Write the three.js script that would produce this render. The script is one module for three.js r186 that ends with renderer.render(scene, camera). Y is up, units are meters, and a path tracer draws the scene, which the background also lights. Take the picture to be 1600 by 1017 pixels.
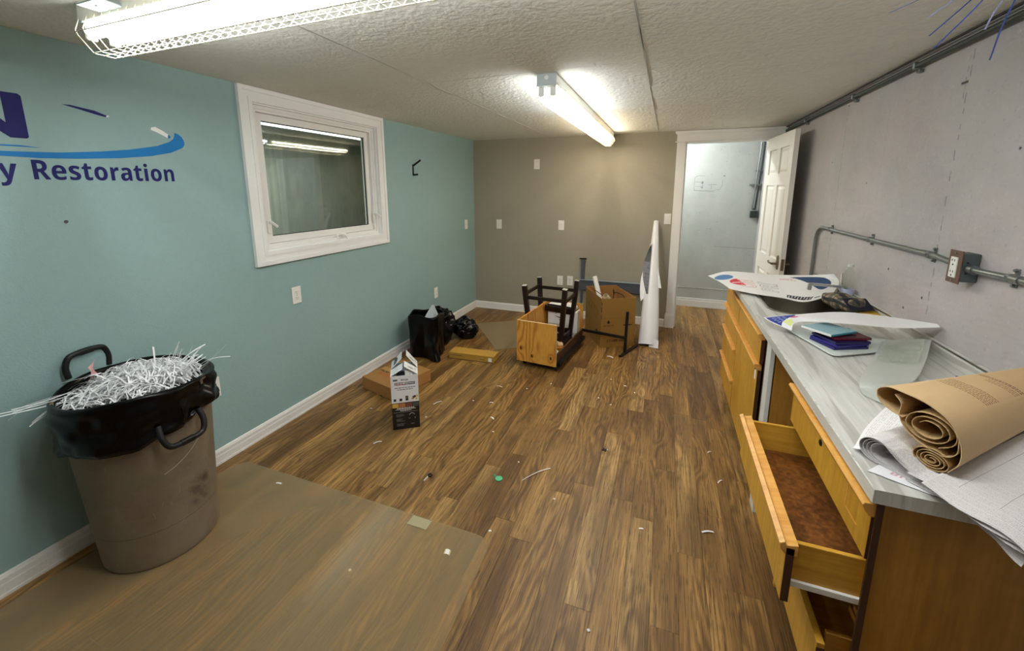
import * as THREE from 'three';
import { RoundedBoxGeometry } from 'three/addons/geometries/RoundedBoxGeometry.js';
import { TextGeometry } from 'three/addons/geometries/TextGeometry.js';
import { FontLoader } from 'three/addons/loaders/FontLoader.js';
import { mergeGeometries, toCreasedNormals } from 'three/addons/utils/BufferGeometryUtils.js';
import { RectAreaLightUniformsLib } from 'three/addons/lights/RectAreaLightUniformsLib.js';

// ---------------------------------------------------------------- camera, light, exposure
// world: x to the right, y up, z towards the camera; left wall x = 0, back wall z = 0, floor y = 0
const scene = new THREE.Scene();
scene.background = new THREE.Color(0x05060a);
const camera = new THREE.PerspectiveCamera(76.66, 1600 / 1017, 0.02, 60);
camera.rotation.order = 'YXZ';
camera.position.set(2.3534, 1.5718, 4.884);
camera.rotation.set(-0.1815, 0.3587, -0.0018);
camera.setViewOffset(1600, 1017, 0, 95.3, 1600, 1017);     // the photograph was cropped from the top: a vertical lens shift
const renderer = new THREE.WebGLRenderer({ antialias: true });
renderer.toneMapping = THREE.LinearToneMapping;
renderer.toneMappingExposure = 2.3;
renderer.shadowMap.enabled = true;
RectAreaLightUniformsLib.init();
const COOL = new THREE.Color(0.93, 0.98, 1.0), WARM = new THREE.Color(1.0, 0.84, 0.62);
const TUBE_DOWN = 20, TUBE_SIDE = 13.5, TUBE_GLOW = 1.6;      // radiance of the tubes' lights and glow seen of them
const HALL_POWER = 2.3, WELL_RADIANCE = 20;

// ---------------------------------------------------------------- constants of the room
const H = 2.17, W = 3.42, ZN = 6.3, ZP = -1.02;             // ceiling, right wall, wall behind the camera, passage wall

// ---------------------------------------------------------------- helpers
let seed = 7;
const rnd = () => { seed = (seed * 1664525 + 1013904223) >>> 0; return seed / 4294967296; };
const rr = (a, b) => a + (b - a) * rnd();
const V = (x, y, z) => new THREE.Vector3(x, y, z);
const used = {};
function numbered(name) { const n = used[name] = (used[name] ?? -1) + 1; return n ? name + '_' + String(n).padStart(3, '0') : name; }
function info(o, label, category, group, kind) {
  if (label) o.userData.label = label;
  if (category) o.userData.category = category;
  if (group) o.userData.group = group;
  if (kind) o.userData.kind = kind;
  return o;
}
function thing(name, label, category, p = [0, 0, 0], turn = 0, group) {
  const o = new THREE.Group(); o.name = numbered(name); o.position.set(...p); o.rotation.y = turn; scene.add(o);
  return info(o, label, category, group);
}
function part(name, geo, mat, parent, label) {
  const m = new THREE.Mesh(Array.isArray(geo) ? join(geo) : geo, mat); m.name = name; m.castShadow = m.receiveShadow = true; parent.add(m);
  if (label) m.userData.label = label;
  return m;
}
function single(name, geo, mat, label, category, group) { const m = part(numbered(name), geo, mat, scene); return info(m, label, category, group); }
function struct(name, geo, mat, label, parent = scene) {
  const m = part(parent === scene ? numbered(name) : name, geo, mat, parent);
  if (parent === scene) info(m, label, null, null, 'structure');
  return m;
}
function structGroup(name, label, p = [0, 0, 0], turn = 0) { const g = new THREE.Group(); g.name = numbered(name); g.position.set(...p); g.rotation.y = turn; scene.add(g); return info(g, label, null, null, 'structure'); }
function join(list) {
  const out = list.map((g) => { const n = g.index ? g.toNonIndexed() : g; for (const k of Object.keys(n.attributes)) if (!['position', 'normal', 'uv'].includes(k)) n.deleteAttribute(k); if (!n.attributes.uv) n.setAttribute('uv', new THREE.BufferAttribute(new Float32Array(n.attributes.position.count * 2), 2)); return n; });
  return mergeGeometries(out);
}
// uv in metres, chosen per triangle from the way it faces; grain 0: u follows the first axis, 1: swapped
function metric(geo, grain = 0, du = 0, dv = 0) {
  const g = geo.index ? geo.toNonIndexed() : geo, p = g.attributes.position, uv = new Float32Array(p.count * 2), a = V(), b = V(), c = V();
  for (let i = 0; i < p.count; i += 3) {
    a.fromBufferAttribute(p, i); b.fromBufferAttribute(p, i + 1); c.fromBufferAttribute(p, i + 2);
    const n = b.clone().sub(a).cross(c.clone().sub(a)), x = Math.abs(n.x), y = Math.abs(n.y), z = Math.abs(n.z);
    for (const [k, q] of [[i, a], [i + 1, b], [i + 2, c]]) {
      let s, t;
      if (x >= y && x >= z) { s = q.z; t = q.y; } else if (y >= z) { s = q.x; t = q.z; } else { s = q.x; t = q.y; }
      if (grain) [s, t] = [t, s];
      uv[2 * k] = s + du; uv[2 * k + 1] = t + dv;
    }
  }
  g.setAttribute('uv', new THREE.BufferAttribute(uv, 2));
  return g;
}
function bx(w, h, d, x, y, z, r = 0.003, grain = 0) {       // box by its centre, softened edges, uv in metres
  const k = Math.min(r, w * 0.45, h * 0.45, d * 0.45), g = k > 0.0004 ? new RoundedBoxGeometry(w, h, d, 1, k) : new THREE.BoxGeometry(w, h, d);
  return metric(g.translate(x, y, z), grain);
}
const b2 = (x0, x1, y0, y1, z0, z1, r, grain) => bx(x1 - x0, y1 - y0, z1 - z0, (x0 + x1) / 2, (y0 + y1) / 2, (z0 + z1) / 2, r, grain);
function tube(pts, r, seg = 24, rs = 8, closed = false, straight = false) {
  const path = straight ? new THREE.CurvePath() : new THREE.CatmullRomCurve3(pts, closed, 'centripetal');
  if (straight) for (let i = 0; i + 1 < pts.length; i++) path.add(new THREE.LineCurve3(pts[i], pts[i + 1]));
  return new THREE.TubeGeometry(path, seg, r, rs, closed);
}
function rod(a, b, r, rs = 10, r2 = r) {                    // capped cylinder between two points
  const d = b.clone().sub(a), g = new THREE.CylinderGeometry(r2, r, d.length(), rs);
  g.applyQuaternion(new THREE.Quaternion().setFromUnitVectors(V(0, 1, 0), d.normalize())); const m = a.clone().add(b).multiplyScalar(0.5);
  return g.translate(m.x, m.y, m.z);
}
function bar(a, b, w, d, r = 0.002, up = V(0, 0, 1)) {      // rectangular bar between two points
  const y = b.clone().sub(a), len = y.length(); y.normalize();
  const x = y.clone().cross(up).normalize(), z = x.clone().cross(y).normalize(), g = bx(w, len, d, 0, 0, 0, r);
  const m = a.clone().add(b).multiplyScalar(0.5);
  return g.applyMatrix4(new THREE.Matrix4().makeBasis(x, y, z).setPosition(m));
}
// closed thin sheet: f(u, v) gives points of the middle surface
function sheet(f, nu, nv, th = 0.001, wrap = false) {
  const P = [], N = [], e = 1e-3, pos = [], uv = [], idx = [];
  for (let j = 0; j <= nv; j++) for (let i = 0; i <= nu; i++) {
    const u = i / nu, v = j / nv, p = f(u, v);
    const du = f(Math.min(1, u + e), v).sub(f(Math.max(0, u - e), v)), dv = f(u, Math.min(1, v + e)).sub(f(u, Math.max(0, v - e)));
    P.push(p); N.push(du.cross(dv).normalize());
  }
  for (const s of [1, -1]) for (let k = 0; k < P.length; k++) { const p = P[k].clone().addScaledVector(N[k], s * th / 2); pos.push(p.x, p.y, p.z); uv.push((k % (nu + 1)) / nu, Math.floor(k / (nu + 1)) / nv); }
  const n = P.length, q = (a, b, c, d) => idx.push(a, b, c, a, c, d);
  for (let j = 0; j < nv; j++) for (let i = 0; i < nu; i++) { const a = j * (nu + 1) + i; q(a, a + 1, a + nu + 2, a + nu + 1); q(n + a, n + a + nu + 1, n + a + nu + 2, n + a + 1); }
  for (let i = 0; i < nu; i++) { const a = nv * (nu + 1) + i; q(i, n + i, n + i + 1, i + 1); q(a, a + 1, n + a + 1, n + a); }
  if (!wrap) for (let j = 0; j < nv; j++) { const a = j * (nu + 1), b = a + nu; q(a, a + nu + 1, n + a + nu + 1, n + a); q(b, n + b, n + b + nu + 1, b + nu + 1); }
  const g = new THREE.BufferGeometry(); g.setAttribute('position', new THREE.Float32BufferAttribute(pos, 3)); g.setAttribute('uv', new THREE.Float32BufferAttribute(uv, 2)); g.setIndex(idx); g.computeVertexNormals();
  return toCreasedNormals(g, 0.9);
}
function grid(f, nu, nv, closedU = false) {                 // one-skinned surface (bags, lumps)
  const pos = [], uv = [], idx = [];
  for (let j = 0; j <= nv; j++) for (let i = 0; i <= nu; i++) { const p = f(i / nu, j / nv); pos.push(p.x, p.y, p.z); uv.push(i / nu, j / nv); }
  for (let j = 0; j < nv; j++) for (let i = 0; i < nu; i++) { const a = j * (nu + 1) + i; idx.push(a, a + 1, a + nu + 2, a, a + nu + 2, a + nu + 1); }
  const g = new THREE.BufferGeometry(); g.setAttribute('position', new THREE.Float32BufferAttribute(pos, 3)); g.setAttribute('uv', new THREE.Float32BufferAttribute(uv, 2)); g.setIndex(idx); g.computeVertexNormals();
  if (closedU) { const nm = g.attributes.normal; for (let j = 0; j <= nv; j++) { const a = j * (nu + 1), b = a + nu, x = nm.getX(a) + nm.getX(b), y = nm.getY(a) + nm.getY(b), z = nm.getZ(a) + nm.getZ(b), l = Math.hypot(x, y, z) || 1; nm.setXYZ(a, x / l, y / l, z / l); nm.setXYZ(b, x / l, y / l, z / l); } }
  return g;
}
function poly(pts, depth, bevel = 0) {                       // flat outline extruded along +z
  const s = new THREE.Shape(pts.map(([x, y]) => new THREE.Vector2(x, y)));
  return new THREE.ExtrudeGeometry(s, { depth, bevelEnabled: bevel > 0, bevelSize: bevel, bevelThickness: bevel, bevelSegments: 1, curveSegments: 8 });
}
function holed(outer, holes, depth) {
  const s = new THREE.Shape(outer.map(([x, y]) => new THREE.Vector2(x, y)));
  for (const h of holes) s.holes.push(new THREE.Path(h.map(([x, y]) => new THREE.Vector2(x, y))));
  return new THREE.ExtrudeGeometry(s, { depth, bevelEnabled: false });
}
const rect = (x0, x1, y0, y1) => [[x0, y0], [x1, y0], [x1, y1], [x0, y1]];
function bez(grid4, u, v) {                                  // smooth patch through rows of control points
  const rows = grid4.map((r) => new THREE.CatmullRomCurve3(r.map((p) => V(...p)), false, 'catmullrom', 0.5).getPoint(u));
  return rows.length === 2 ? rows[0].lerp(rows[1], v) : new THREE.CatmullRomCurve3(rows, false, 'catmullrom', 0.5).getPoint(v);
}

// ---------------------------------------------------------------- noise and textures
const hash = (x, y, s) => { let h = Math.imul(x, 374761393) + Math.imul(y, 668265263) + Math.imul(s, 2147483647 ^ 40503) | 0; h = Math.imul(h ^ (h >>> 13), 1274126177); return ((h ^ (h >>> 16)) >>> 0) / 4294967296; };
function vn(x, y, px, py, s) {                               // value noise, periodic in px, py cells
  const xi = Math.floor(x), yi = Math.floor(y), fx = x - xi, fy = y - yi, sx = fx * fx * (3 - 2 * fx), sy = fy * fy * (3 - 2 * fy), m = (a, n) => ((a % n) + n) % n;
  const a = hash(m(xi, px), m(yi, py), s), b = hash(m(xi + 1, px), m(yi, py), s), c = hash(m(xi, px), m(yi + 1, py), s), d = hash(m(xi + 1, px), m(yi + 1, py), s);
  return a + (b - a) * sx + (c - a) * sy + (a - b - c + d) * sx * sy;
}
function fbm(u, v, fx, fy, oct, s) { let a = 0.5, t = 0, n = 0; for (let i = 0; i < oct; i++) { t += a * vn(u * fx, v * fy, fx, fy, s + i); n += a; a *= 0.55; fx *= 2; fy *= 2; } return t / n; }
function dataTex(w, h, f, srgb, repX = 1, repY = 1) {
  const d = new Uint8Array(w * h * 4);
  for (let y = 0; y < h; y++) for (let x = 0; x < w; x++) { const c = f(x / w, y / h), k = 4 * (y * w + x); if (typeof c === 'number') d[k] = d[k + 1] = d[k + 2] = Math.max(0, Math.min(255, c * 255)); else for (let i = 0; i < 3; i++) d[k + i] = Math.max(0, Math.min(255, c[i])); d[k + 3] = 255; }
  const t = new THREE.DataTexture(d, w, h); t.wrapS = t.wrapT = THREE.RepeatWrapping; t.magFilter = THREE.LinearFilter; t.minFilter = THREE.LinearMipmapLinearFilter; t.generateMipmaps = true; t.repeat.set(repX, repY); if (srgb) t.colorSpace = THREE.SRGBColorSpace; t.needsUpdate = true;
  return t;
}
function canvasTex(w, h, draw, wrap = false) {
  const c = document.createElement('canvas'); c.width = w; c.height = h; const g = c.getContext('2d'); draw(g, w, h);
  const t = new THREE.CanvasTexture(c); t.colorSpace = THREE.SRGBColorSpace; if (wrap) t.wrapS = t.wrapT = THREE.RepeatWrapping; return t;
}
const mix = (a, b, t) => a.map((x, i) => x + (b[i] - x) * t), clamp = (x, a = 0, b = 1) => Math.min(b, Math.max(a, x)), sm = (a, b, x) => { const t = clamp((x - a) / (b - a)); return t * t * (3 - 2 * t); };

// brown oak vinyl planks: 2 m long, 0.5 m across, u along the grain
const floorTex = dataTex(2048, 512, (u, v) => {
  const warp = fbm(u, v, 6, 8, 3, 1) - 0.5, ring = Math.sin((v * 40 + warp * 8 + fbm(u, v, 5, 4, 2, 9) * 16) * 2.2);
  const fine = fbm(u, v, 18, 170, 3, 21), streak = fbm(u, v, 5, 60, 3, 31), broad = fbm(u, v, 4, 7, 3, 41), cathedral = sm(0.42, 0.62, fbm(u, v, 4, 5, 2, 51));
  const t = clamp(0.5 + (fine - 0.5) * 0.34 + (streak - 0.5) * 0.42 + (broad - 0.5) * 1.1 + ring * 0.21 * cathedral);
  let c = mix([98, 70, 34], [190, 150, 90], t); const pore = sm(0.60, 0.74, fbm(u, v, 30, 256, 2, 61)); c = mix(c, [50, 36, 20], pore * 0.5);
  return c;
}, true, 0.5, 2);
const floorBump = dataTex(1024, 256, (u, v) => fbm(u, v, 16, 128, 3, 21), false, 0.5, 2);
// yellow birch / maple veneer, u along the grain, 0.6 m
function veneer(dark, light, s) { return dataTex(512, 512, (u, v) => { const w = fbm(u, v, 2, 3, 3, s) * 1.4, st = fbm(u, v, 3, 48, 3, s + 5), f = fbm(u, v, 14, 128, 2, s + 9), ray = fbm(u, v, 28, 20, 2, s + 12); return mix(dark, light, clamp(0.5 + (w - 0.7) * 0.5 + (st - 0.5) * 0.8 + (f - 0.5) * 0.35 + (ray - 0.5) * 0.25)); }, true, 1.6, 1.6); }
const mapleTex = veneer([186, 132, 36], [228, 178, 70], 101), mapleDark = veneer([150, 102, 32], [190, 138, 52], 131), hardTex = veneer([84, 44, 16], [128, 72, 28], 161);
const plyTex = dataTex(512, 512, (u, v) => {                 // rotary-cut plywood with cathedral figure and knots; v along the grain
  let d = u * 7 + (fbm(u, v, 3, 1, 2, 201) - 0.5) * 3.4 + (fbm(u, v, 2, 1, 2, 207) - 0.5) * 4;
  let knot = 0; for (const [kx, ky] of [[0.38, 0.28], [0.84, 0.30], [0.1, 0.42]]) { const r = Math.hypot((u - kx) * 1.5, v - ky); d += 1.6 * Math.exp(-r * r * 90); knot = Math.max(knot, sm(0.055, 0.02, r)); }
  const ring = Math.pow(0.5 + 0.5 * Math.sin(d * 4.2), 2.2), fine = fbm(u, v, 128, 10, 2, 211);
  return mix(mix([222, 164, 70], [166, 98, 32], clamp(ring * 0.62 + (fine - 0.5) * 0.5 + 0.08)), [78, 42, 14], knot);
}, true, 2.6, 2.4);
const lamTex = dataTex(1024, 512, (u, v) => { const s = fbm(u, v, 4, 34, 4, 301), b = fbm(u, v, 3, 6, 3, 311), f = fbm(u, v, 20, 200, 2, 321), vein = sm(0.62, 0.74, fbm(u, v, 3, 22, 3, 331)); return mix(mix([192, 190, 183], [222, 221, 215], clamp(0.5 + (s - 0.5) * 1.1 + (b - 0.5) * 0.7 + (f - 0.5) * 0.5)), [150, 145, 136], vein * 0.5); }, true, 0.8, 1.6);
const stipple = dataTex(512, 512, (u, v) => clamp(0.5 + (fbm(u, v, 60, 60, 3, 401) - 0.5) * 1.3 + sm(0.7, 0.85, vn(u * 30, v * 30, 30, 30, 411)) * 0.35), false, 1.1, 1.1);
const roller = dataTex(512, 512, (u, v) => fbm(u, v, 90, 90, 2, 421), false, 2.2, 2.2);
const dirt = dataTex(512, 512, (u, v) => 0.62 + 0.38 * sm(0.25, 0.65, fbm(u, v, 5, 5, 5, 431)), false, 1, 1);
const concreteTex = (base, s, w = 512) => dataTex(w, w, (u, v) => { const b = fbm(u, v, 4, 4, 5, s), f = fbm(u, v, 90, 90, 2, s + 9), pit = sm(0.80, 0.86, vn(u * 70, v * 70, 70, 70, s + 15)) * sm(0.45, 0.6, b); return base.map((c) => c * (0.86 + 0.26 * (b - 0.5) + 0.16 * (f - 0.5) + 0.12) * (1 - 0.3 * pit)); }, true, 0.6, 0.6);
const speckle = (hex, amt, s, rep = 0.7) => { const c0 = new THREE.Color(hex), c = [c0.r, c0.g, c0.b].map((x) => 255 * (x <= 0.0031308 ? 12.92 * x : 1.055 * Math.pow(x, 1 / 2.4) - 0.055)); return dataTex(512, 512, (u, v) => { const k = 1 + amt * ((fbm(u, v, 3, 3, 4, s) - 0.5) * 1.2 + (fbm(u, v, 80, 80, 2, s + 7) - 0.5) * 0.8); return c.map((x) => x * k); }, true, rep, rep); };

// ---------------------------------------------------------------- materials
const std = (o) => new THREE.MeshStandardMaterial(o), phy = (o) => new THREE.MeshPhysicalMaterial(o);
const M = {
  teal: std({ map: speckle('#93b0ae', 0.03, 501), roughness: 0.62, bumpMap: roller, bumpScale: 0.0006 }),
  greige: std({ map: speckle('#a29c8b', 0.03, 511), roughness: 0.62, bumpMap: roller, bumpScale: 0.0005 }),
  right: null,
  ceiling: std({ map: speckle('#e9e8df', 0.04, 521), roughness: 0.85, bumpMap: stipple, bumpScale: 0.0022 }),
  seam: std({ color: '#8d8977', roughness: 0.9 }),
  trim: std({ color: '#efeeeb', roughness: 0.42 }),
  trimWorn: std({ map: speckle('#ebe9e4', 0.06, 531, 2), roughness: 0.5 }),
  door: std({ color: '#e8e4da', roughness: 0.4 }),
  vinyl: std({ color: '#eceae4', roughness: 0.35 }),
  gasket: std({ color: '#121212', roughness: 0.6 }),
  glass: phy({ color: '#f4faf6', transmission: 1, thickness: 0, roughness: 0.02, ior: 1.5 }),
  passage: std({ map: concreteTex([196, 200, 198], 601), roughness: 0.9 }),
  outside: std({ map: concreteTex([176, 176, 160], 621), roughness: 0.95 }),
  slab: std({ color: '#1c140b', roughness: 0.9 }),
  plate: std({ color: '#eeebe4', roughness: 0.35 }),
  plateDark: std({ color: '#4a4640', roughness: 0.6 }),
  galv: std({ color: '#8b908f', metalness: 0.85, roughness: 0.38 }),
  galvDull: std({ color: '#5d6a6a', metalness: 0.6, roughness: 0.5 }),
  darkPipe: std({ color: '#39423f', metalness: 0.5, roughness: 0.42 }),
  brownPlate: std({ color: '#6b5244', roughness: 0.5 }),
  fixture: std({ color: '#e3e3da', roughness: 0.4 }),
  fixtureGrey: std({ color: '#b4bdbd', metalness: 0.3, roughness: 0.45 }),
  wire: std({ color: '#c4bba4', roughness: 0.45 }),
  socket: std({ color: '#f0efe8', roughness: 0.5 }),
  tubeCool: std({ color: '#ffffff', emissive: COOL, emissiveIntensity: TUBE_GLOW, roughness: 0.4 }),
  tubeWarm: std({ color: '#ffffff', emissive: new THREE.Color(1, 0.9, 0.74), emissiveIntensity: TUBE_GLOW * 0.8, roughness: 0.4 }),
  navy: std({ color: '#05055e', roughness: 0.7 }),
  sky: std({ color: '#0d78bd', roughness: 0.7 }),
  white: std({ color: '#f2f1ec', roughness: 0.7 }),
  paper: std({ color: '#e9e7e3', roughness: 0.8 }),
  black: std({ color: '#0b0b0c', roughness: 0.5 }),
  blackMetal: std({ color: '#131416', metalness: 0.3, roughness: 0.42 }),
  bag: phy({ color: '#030303', roughness: 0.26, specularIntensity: 0.55 }),
  bin: null,
  espresso: std({ color: '#1c110d', roughness: 0.35 }),
  footPad: std({ color: '#b9b3aa', roughness: 0.6 }),
  ply: std({ map: plyTex, roughness: 0.5 }),
  plyEdge: std({ color: '#d9b98a', roughness: 0.7 }),
  maple: std({ map: mapleTex, roughness: 0.42 }), mapleSide: std({ map: mapleDark, roughness: 0.5 }), lip: std({ map: veneer([206, 142, 62], [236, 182, 100], 171), roughness: 0.4 }),
  hard: std({ map: hardTex, roughness: 0.45 }), edgeBrown: std({ color: '#4a2c12', roughness: 0.6 }),
  melamine: std({ color: '#dcdcd6', roughness: 0.5 }),
  laminate: std({ map: lamTex, roughness: 0.38 }),
  steel: std({ color: '#a9a69c', metalness: 0.95, roughness: 0.28 }),
  chrome: std({ color: '#d2d2d2', metalness: 1, roughness: 0.12 }),
  bronze: std({ color: '#8c7c62', metalness: 0.85, roughness: 0.35 }),
  kraft: std({ color: '#c9a774', roughness: 0.75 }),
  cardboard: std({ map: speckle('#a8783e', 0.06, 541, 1.5), roughness: 0.85 }), cardDark: std({ color: '#7a5527', roughness: 0.9 }), cardYellow: std({ map: speckle('#b78c36', 0.06, 551, 1.5), roughness: 0.8 }),
  greySteel: std({ color: '#5a6069', roughness: 0.45, metalness: 0.25 }),
  tile: null,
};

// ================================================================ THE SETTING
// floor: dark sub-floor and planks laid one by one along z
{
  const floor = structGroup('floor', 'brown wood-look plank floor scattered with scraps');
  struct('subfloor', b2(-0.12, W + 0.12, -0.12, -0.0065, ZP - 0.1, ZN + 0.1, 0), M.slab, null, floor);
  const tones = ['#ffffff', '#f4ecdf', '#e4dac8', '#fff8ea', '#d9cdb9', '#f6eedd', '#ebe3d4'].map((c) => std({ map: floorTex, color: c, roughness: 0.46, bumpMap: floorBump, bumpScale: 0.0006 }));
  const PW = 0.1036, far = [];
  for (let r = 0; r < 33; r++) {
    const x0 = r * PW + 0.0005, x1 = Math.min(W, (r + 1) * PW) - 0.0005;
    let z = ZP - rr(0, 0.9);
    while (z < ZN) {
      const len = 0.915 + (rnd() < 0.3 ? 0.3 : 0), a = Math.max(ZP, z) + 0.0005, b = Math.min(ZN, z + len) - 0.0005; z += len;
      if (b - a < 0.02) continue;
      const h = rr(0, 0.0004), s = new THREE.BoxGeometry(x1 - x0, 0.006, b - a).translate((x0 + x1) / 2, -0.003 + h - 0.0004, (a + b) / 2);
      const du = rr(0, 2), dv = rr(0, 0.5), g = s.toNonIndexed(), p = g.attributes.position, uv = g.attributes.uv;
      for (let i = 0; i < p.count; i++) uv.setXY(i, p.getZ(i) + du, p.getX(i) + p.getY(i) + dv);
      const m = tones[Math.floor(rnd() * tones.length)];
      if (a > 4.45 || (a > 1.2 && x0 > 2.95)) far.push(g); else struct('plank', g, m, null, floor);
    }
  }
  const rest = struct('plank_remainder', far, tones[1], null, floor); rest.userData.kind = 'stuff';
}
// ceiling: plaster boards with ridged seams
{
  const ceiling = structGroup('ceiling', 'grey-green textured ceiling boards with visible seams');
  struct('slab', b2(-0.2, W + 0.2, H + 0.012, H + 0.1, -0.12, ZN + 0.1, 0), M.seam, null, ceiling);
  const xs = [0, 1.022, 2.213, W], zs = [0, 2.70, 5.14, ZN];
  for (let i = 0; i < 3; i++) for (let k = 0; k < 3; k++) struct('ceiling_board', b2(xs[i] + (i ? 0.002 : 0), xs[i + 1] - (i < 2 ? 0.002 : 0), H + rr(0, 0.0015), H + 0.014, zs[k] + (k ? 0.001 : 0), zs[k + 1] - 0.001, 0.0015), M.ceiling, null, ceiling);
  // ragged ridges of filler along the seams
  for (const x of [1.022, 2.213]) {
    const pts = []; for (let z = 0.02; z < 5; z += 0.11) pts.push(V(x + rr(-0.004, 0.004), H + 0.002 + rr(-0.0025, 0.001), z));
    struct('seam_ridge', tube(pts, 0.0028, 90, 5), M.ceiling, null, ceiling);
  }
}
// left wall with the window hole (outline in z, y; extruded towards -x)
const WZ0 = 1.885, WZ1 = 3.025, WY0 = 1.172, WY1 = 2.09;
{
  const g = holed([[-ZN - 0.1, -0.02], [0.12, -0.02], [0.12, H + 0.02], [-ZN - 0.1, H + 0.02]], [[[-WZ1, WY0], [-WZ0, WY0], [-WZ0, WY1], [-WZ1, WY1]]], 0.12);
  g.rotateY(Math.PI / 2).translate(-0.12, 0, 0);             // local x -> -z, depth -> +x
  struct('wall_left', metric(g), M.teal, 'pale teal painted wall with a window and printed lettering');
}
// back wall with the doorway
const DX0 = 2.492, DX1 = 3.285, DH = 2.056;
{
  const g = holed([[-0.12, -0.02], [DX0, -0.02], [DX0, DH], [DX1, DH], [DX1, -0.02], [W + 0.1, -0.02], [W + 0.1, H + 0.02], [-0.12, H + 0.02]], [], 0.11).translate(0, 0, -0.11);
  struct('wall_back', metric(g), M.greige, 'grey-beige painted wall at the far end beside the doorway');
}
// right wall: painted concrete, hairline cracks and pinholes
{
  const L = ZN - ZP, tex = canvasTex(2048, 620, (g, w, h) => {
    const X = (z) => (z - ZP) / L * w, Y = (y) => (1 - y / H) * h;
    g.fillStyle = '#b5b0ae'; g.fillRect(0, 0, w, h);
    for (let i = 0; i < 2600; i++) { const k = rr(8, 60); g.fillStyle = rnd() < 0.5 ? `rgba(150,146,146,${rr(0.01, 0.05)})` : `rgba(216,210,208,${rr(0.01, 0.05)})`; g.beginPath(); g.ellipse(rr(0, w), rr(0, h), k, k * rr(0.4, 1.4), 0, 0, 7); g.fill(); }
    for (let i = 0; i < 26000; i++) { g.fillStyle = rnd() < 0.5 ? 'rgba(128,122,126,0.16)' : 'rgba(225,220,220,0.16)'; g.fillRect(rr(0, w), rr(0, h), rr(1, 2.5), rr(1, 2.5)); }
    const crack = (z, y0, y1, a) => { g.strokeStyle = `rgba(70,66,64,${a})`; let x = X(z); for (let y = y1; y > y0; y -= 0.02) { const n = x + rr(-1.1, 1.1) + (X(z) - x) * 0.2; if (rnd() < 0.72) { g.lineWidth = rr(0.5, 1.5); g.beginPath(); g.moveTo(x, Y(y)); g.lineTo(n, Y(y - 0.02)); g.stroke(); } x = n; } };
    crack(2.665, 1.05, 2.14, 0.6); crack(2.648, 1.92, 2.1, 0.45); crack(1.47, 1.0, 2.12, 0.5); crack(2.05, 1.5, 2.0, 0.12); crack(3.86, 0.9, 2.1, 0.4); crack(0.3, 0.2, 2.1, 0.3);
    g.fillStyle = 'rgba(40,38,38,0.85)';
    g.fillRect(X(2.64) - 5, Y(1.985), 12, 2.5);
    for (const [z, y] of [[2.62, 1.10], [2.49, 1.02], [1.47, 2.1], [1.9, 1.6], [3.0, 1.7], [1.3, 1.75], [2.3, 1.17]]) { g.beginPath(); g.arc(X(z), Y(y), rr(1, 2), 0, 7); g.fill(); }
  });
  tex.wrapS = tex.wrapT = THREE.ClampToEdgeWrapping;
  M.right = std({ map: tex, roughness: 0.8, bumpMap: stipple, bumpScale: 0.002 });
  const g = new THREE.BoxGeometry(0.14, H + 0.04, L).translate(W + 0.07, H / 2, (ZN + ZP) / 2), p = g.attributes.position, uv = g.attributes.uv;
  for (let i = 0; i < p.count; i++) uv.setXY(i, (p.getZ(i) - ZP) / L, p.getY(i) / H);
  struct('wall_right', g, M.right, 'pale grey painted concrete wall with hairline cracks');
}
struct('wall_rear', b2(-0.12, W + 0.12, -0.02, H + 0.02, ZN, ZN + 0.1, 0), M.greige, 'beige wall behind the viewer');
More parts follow.
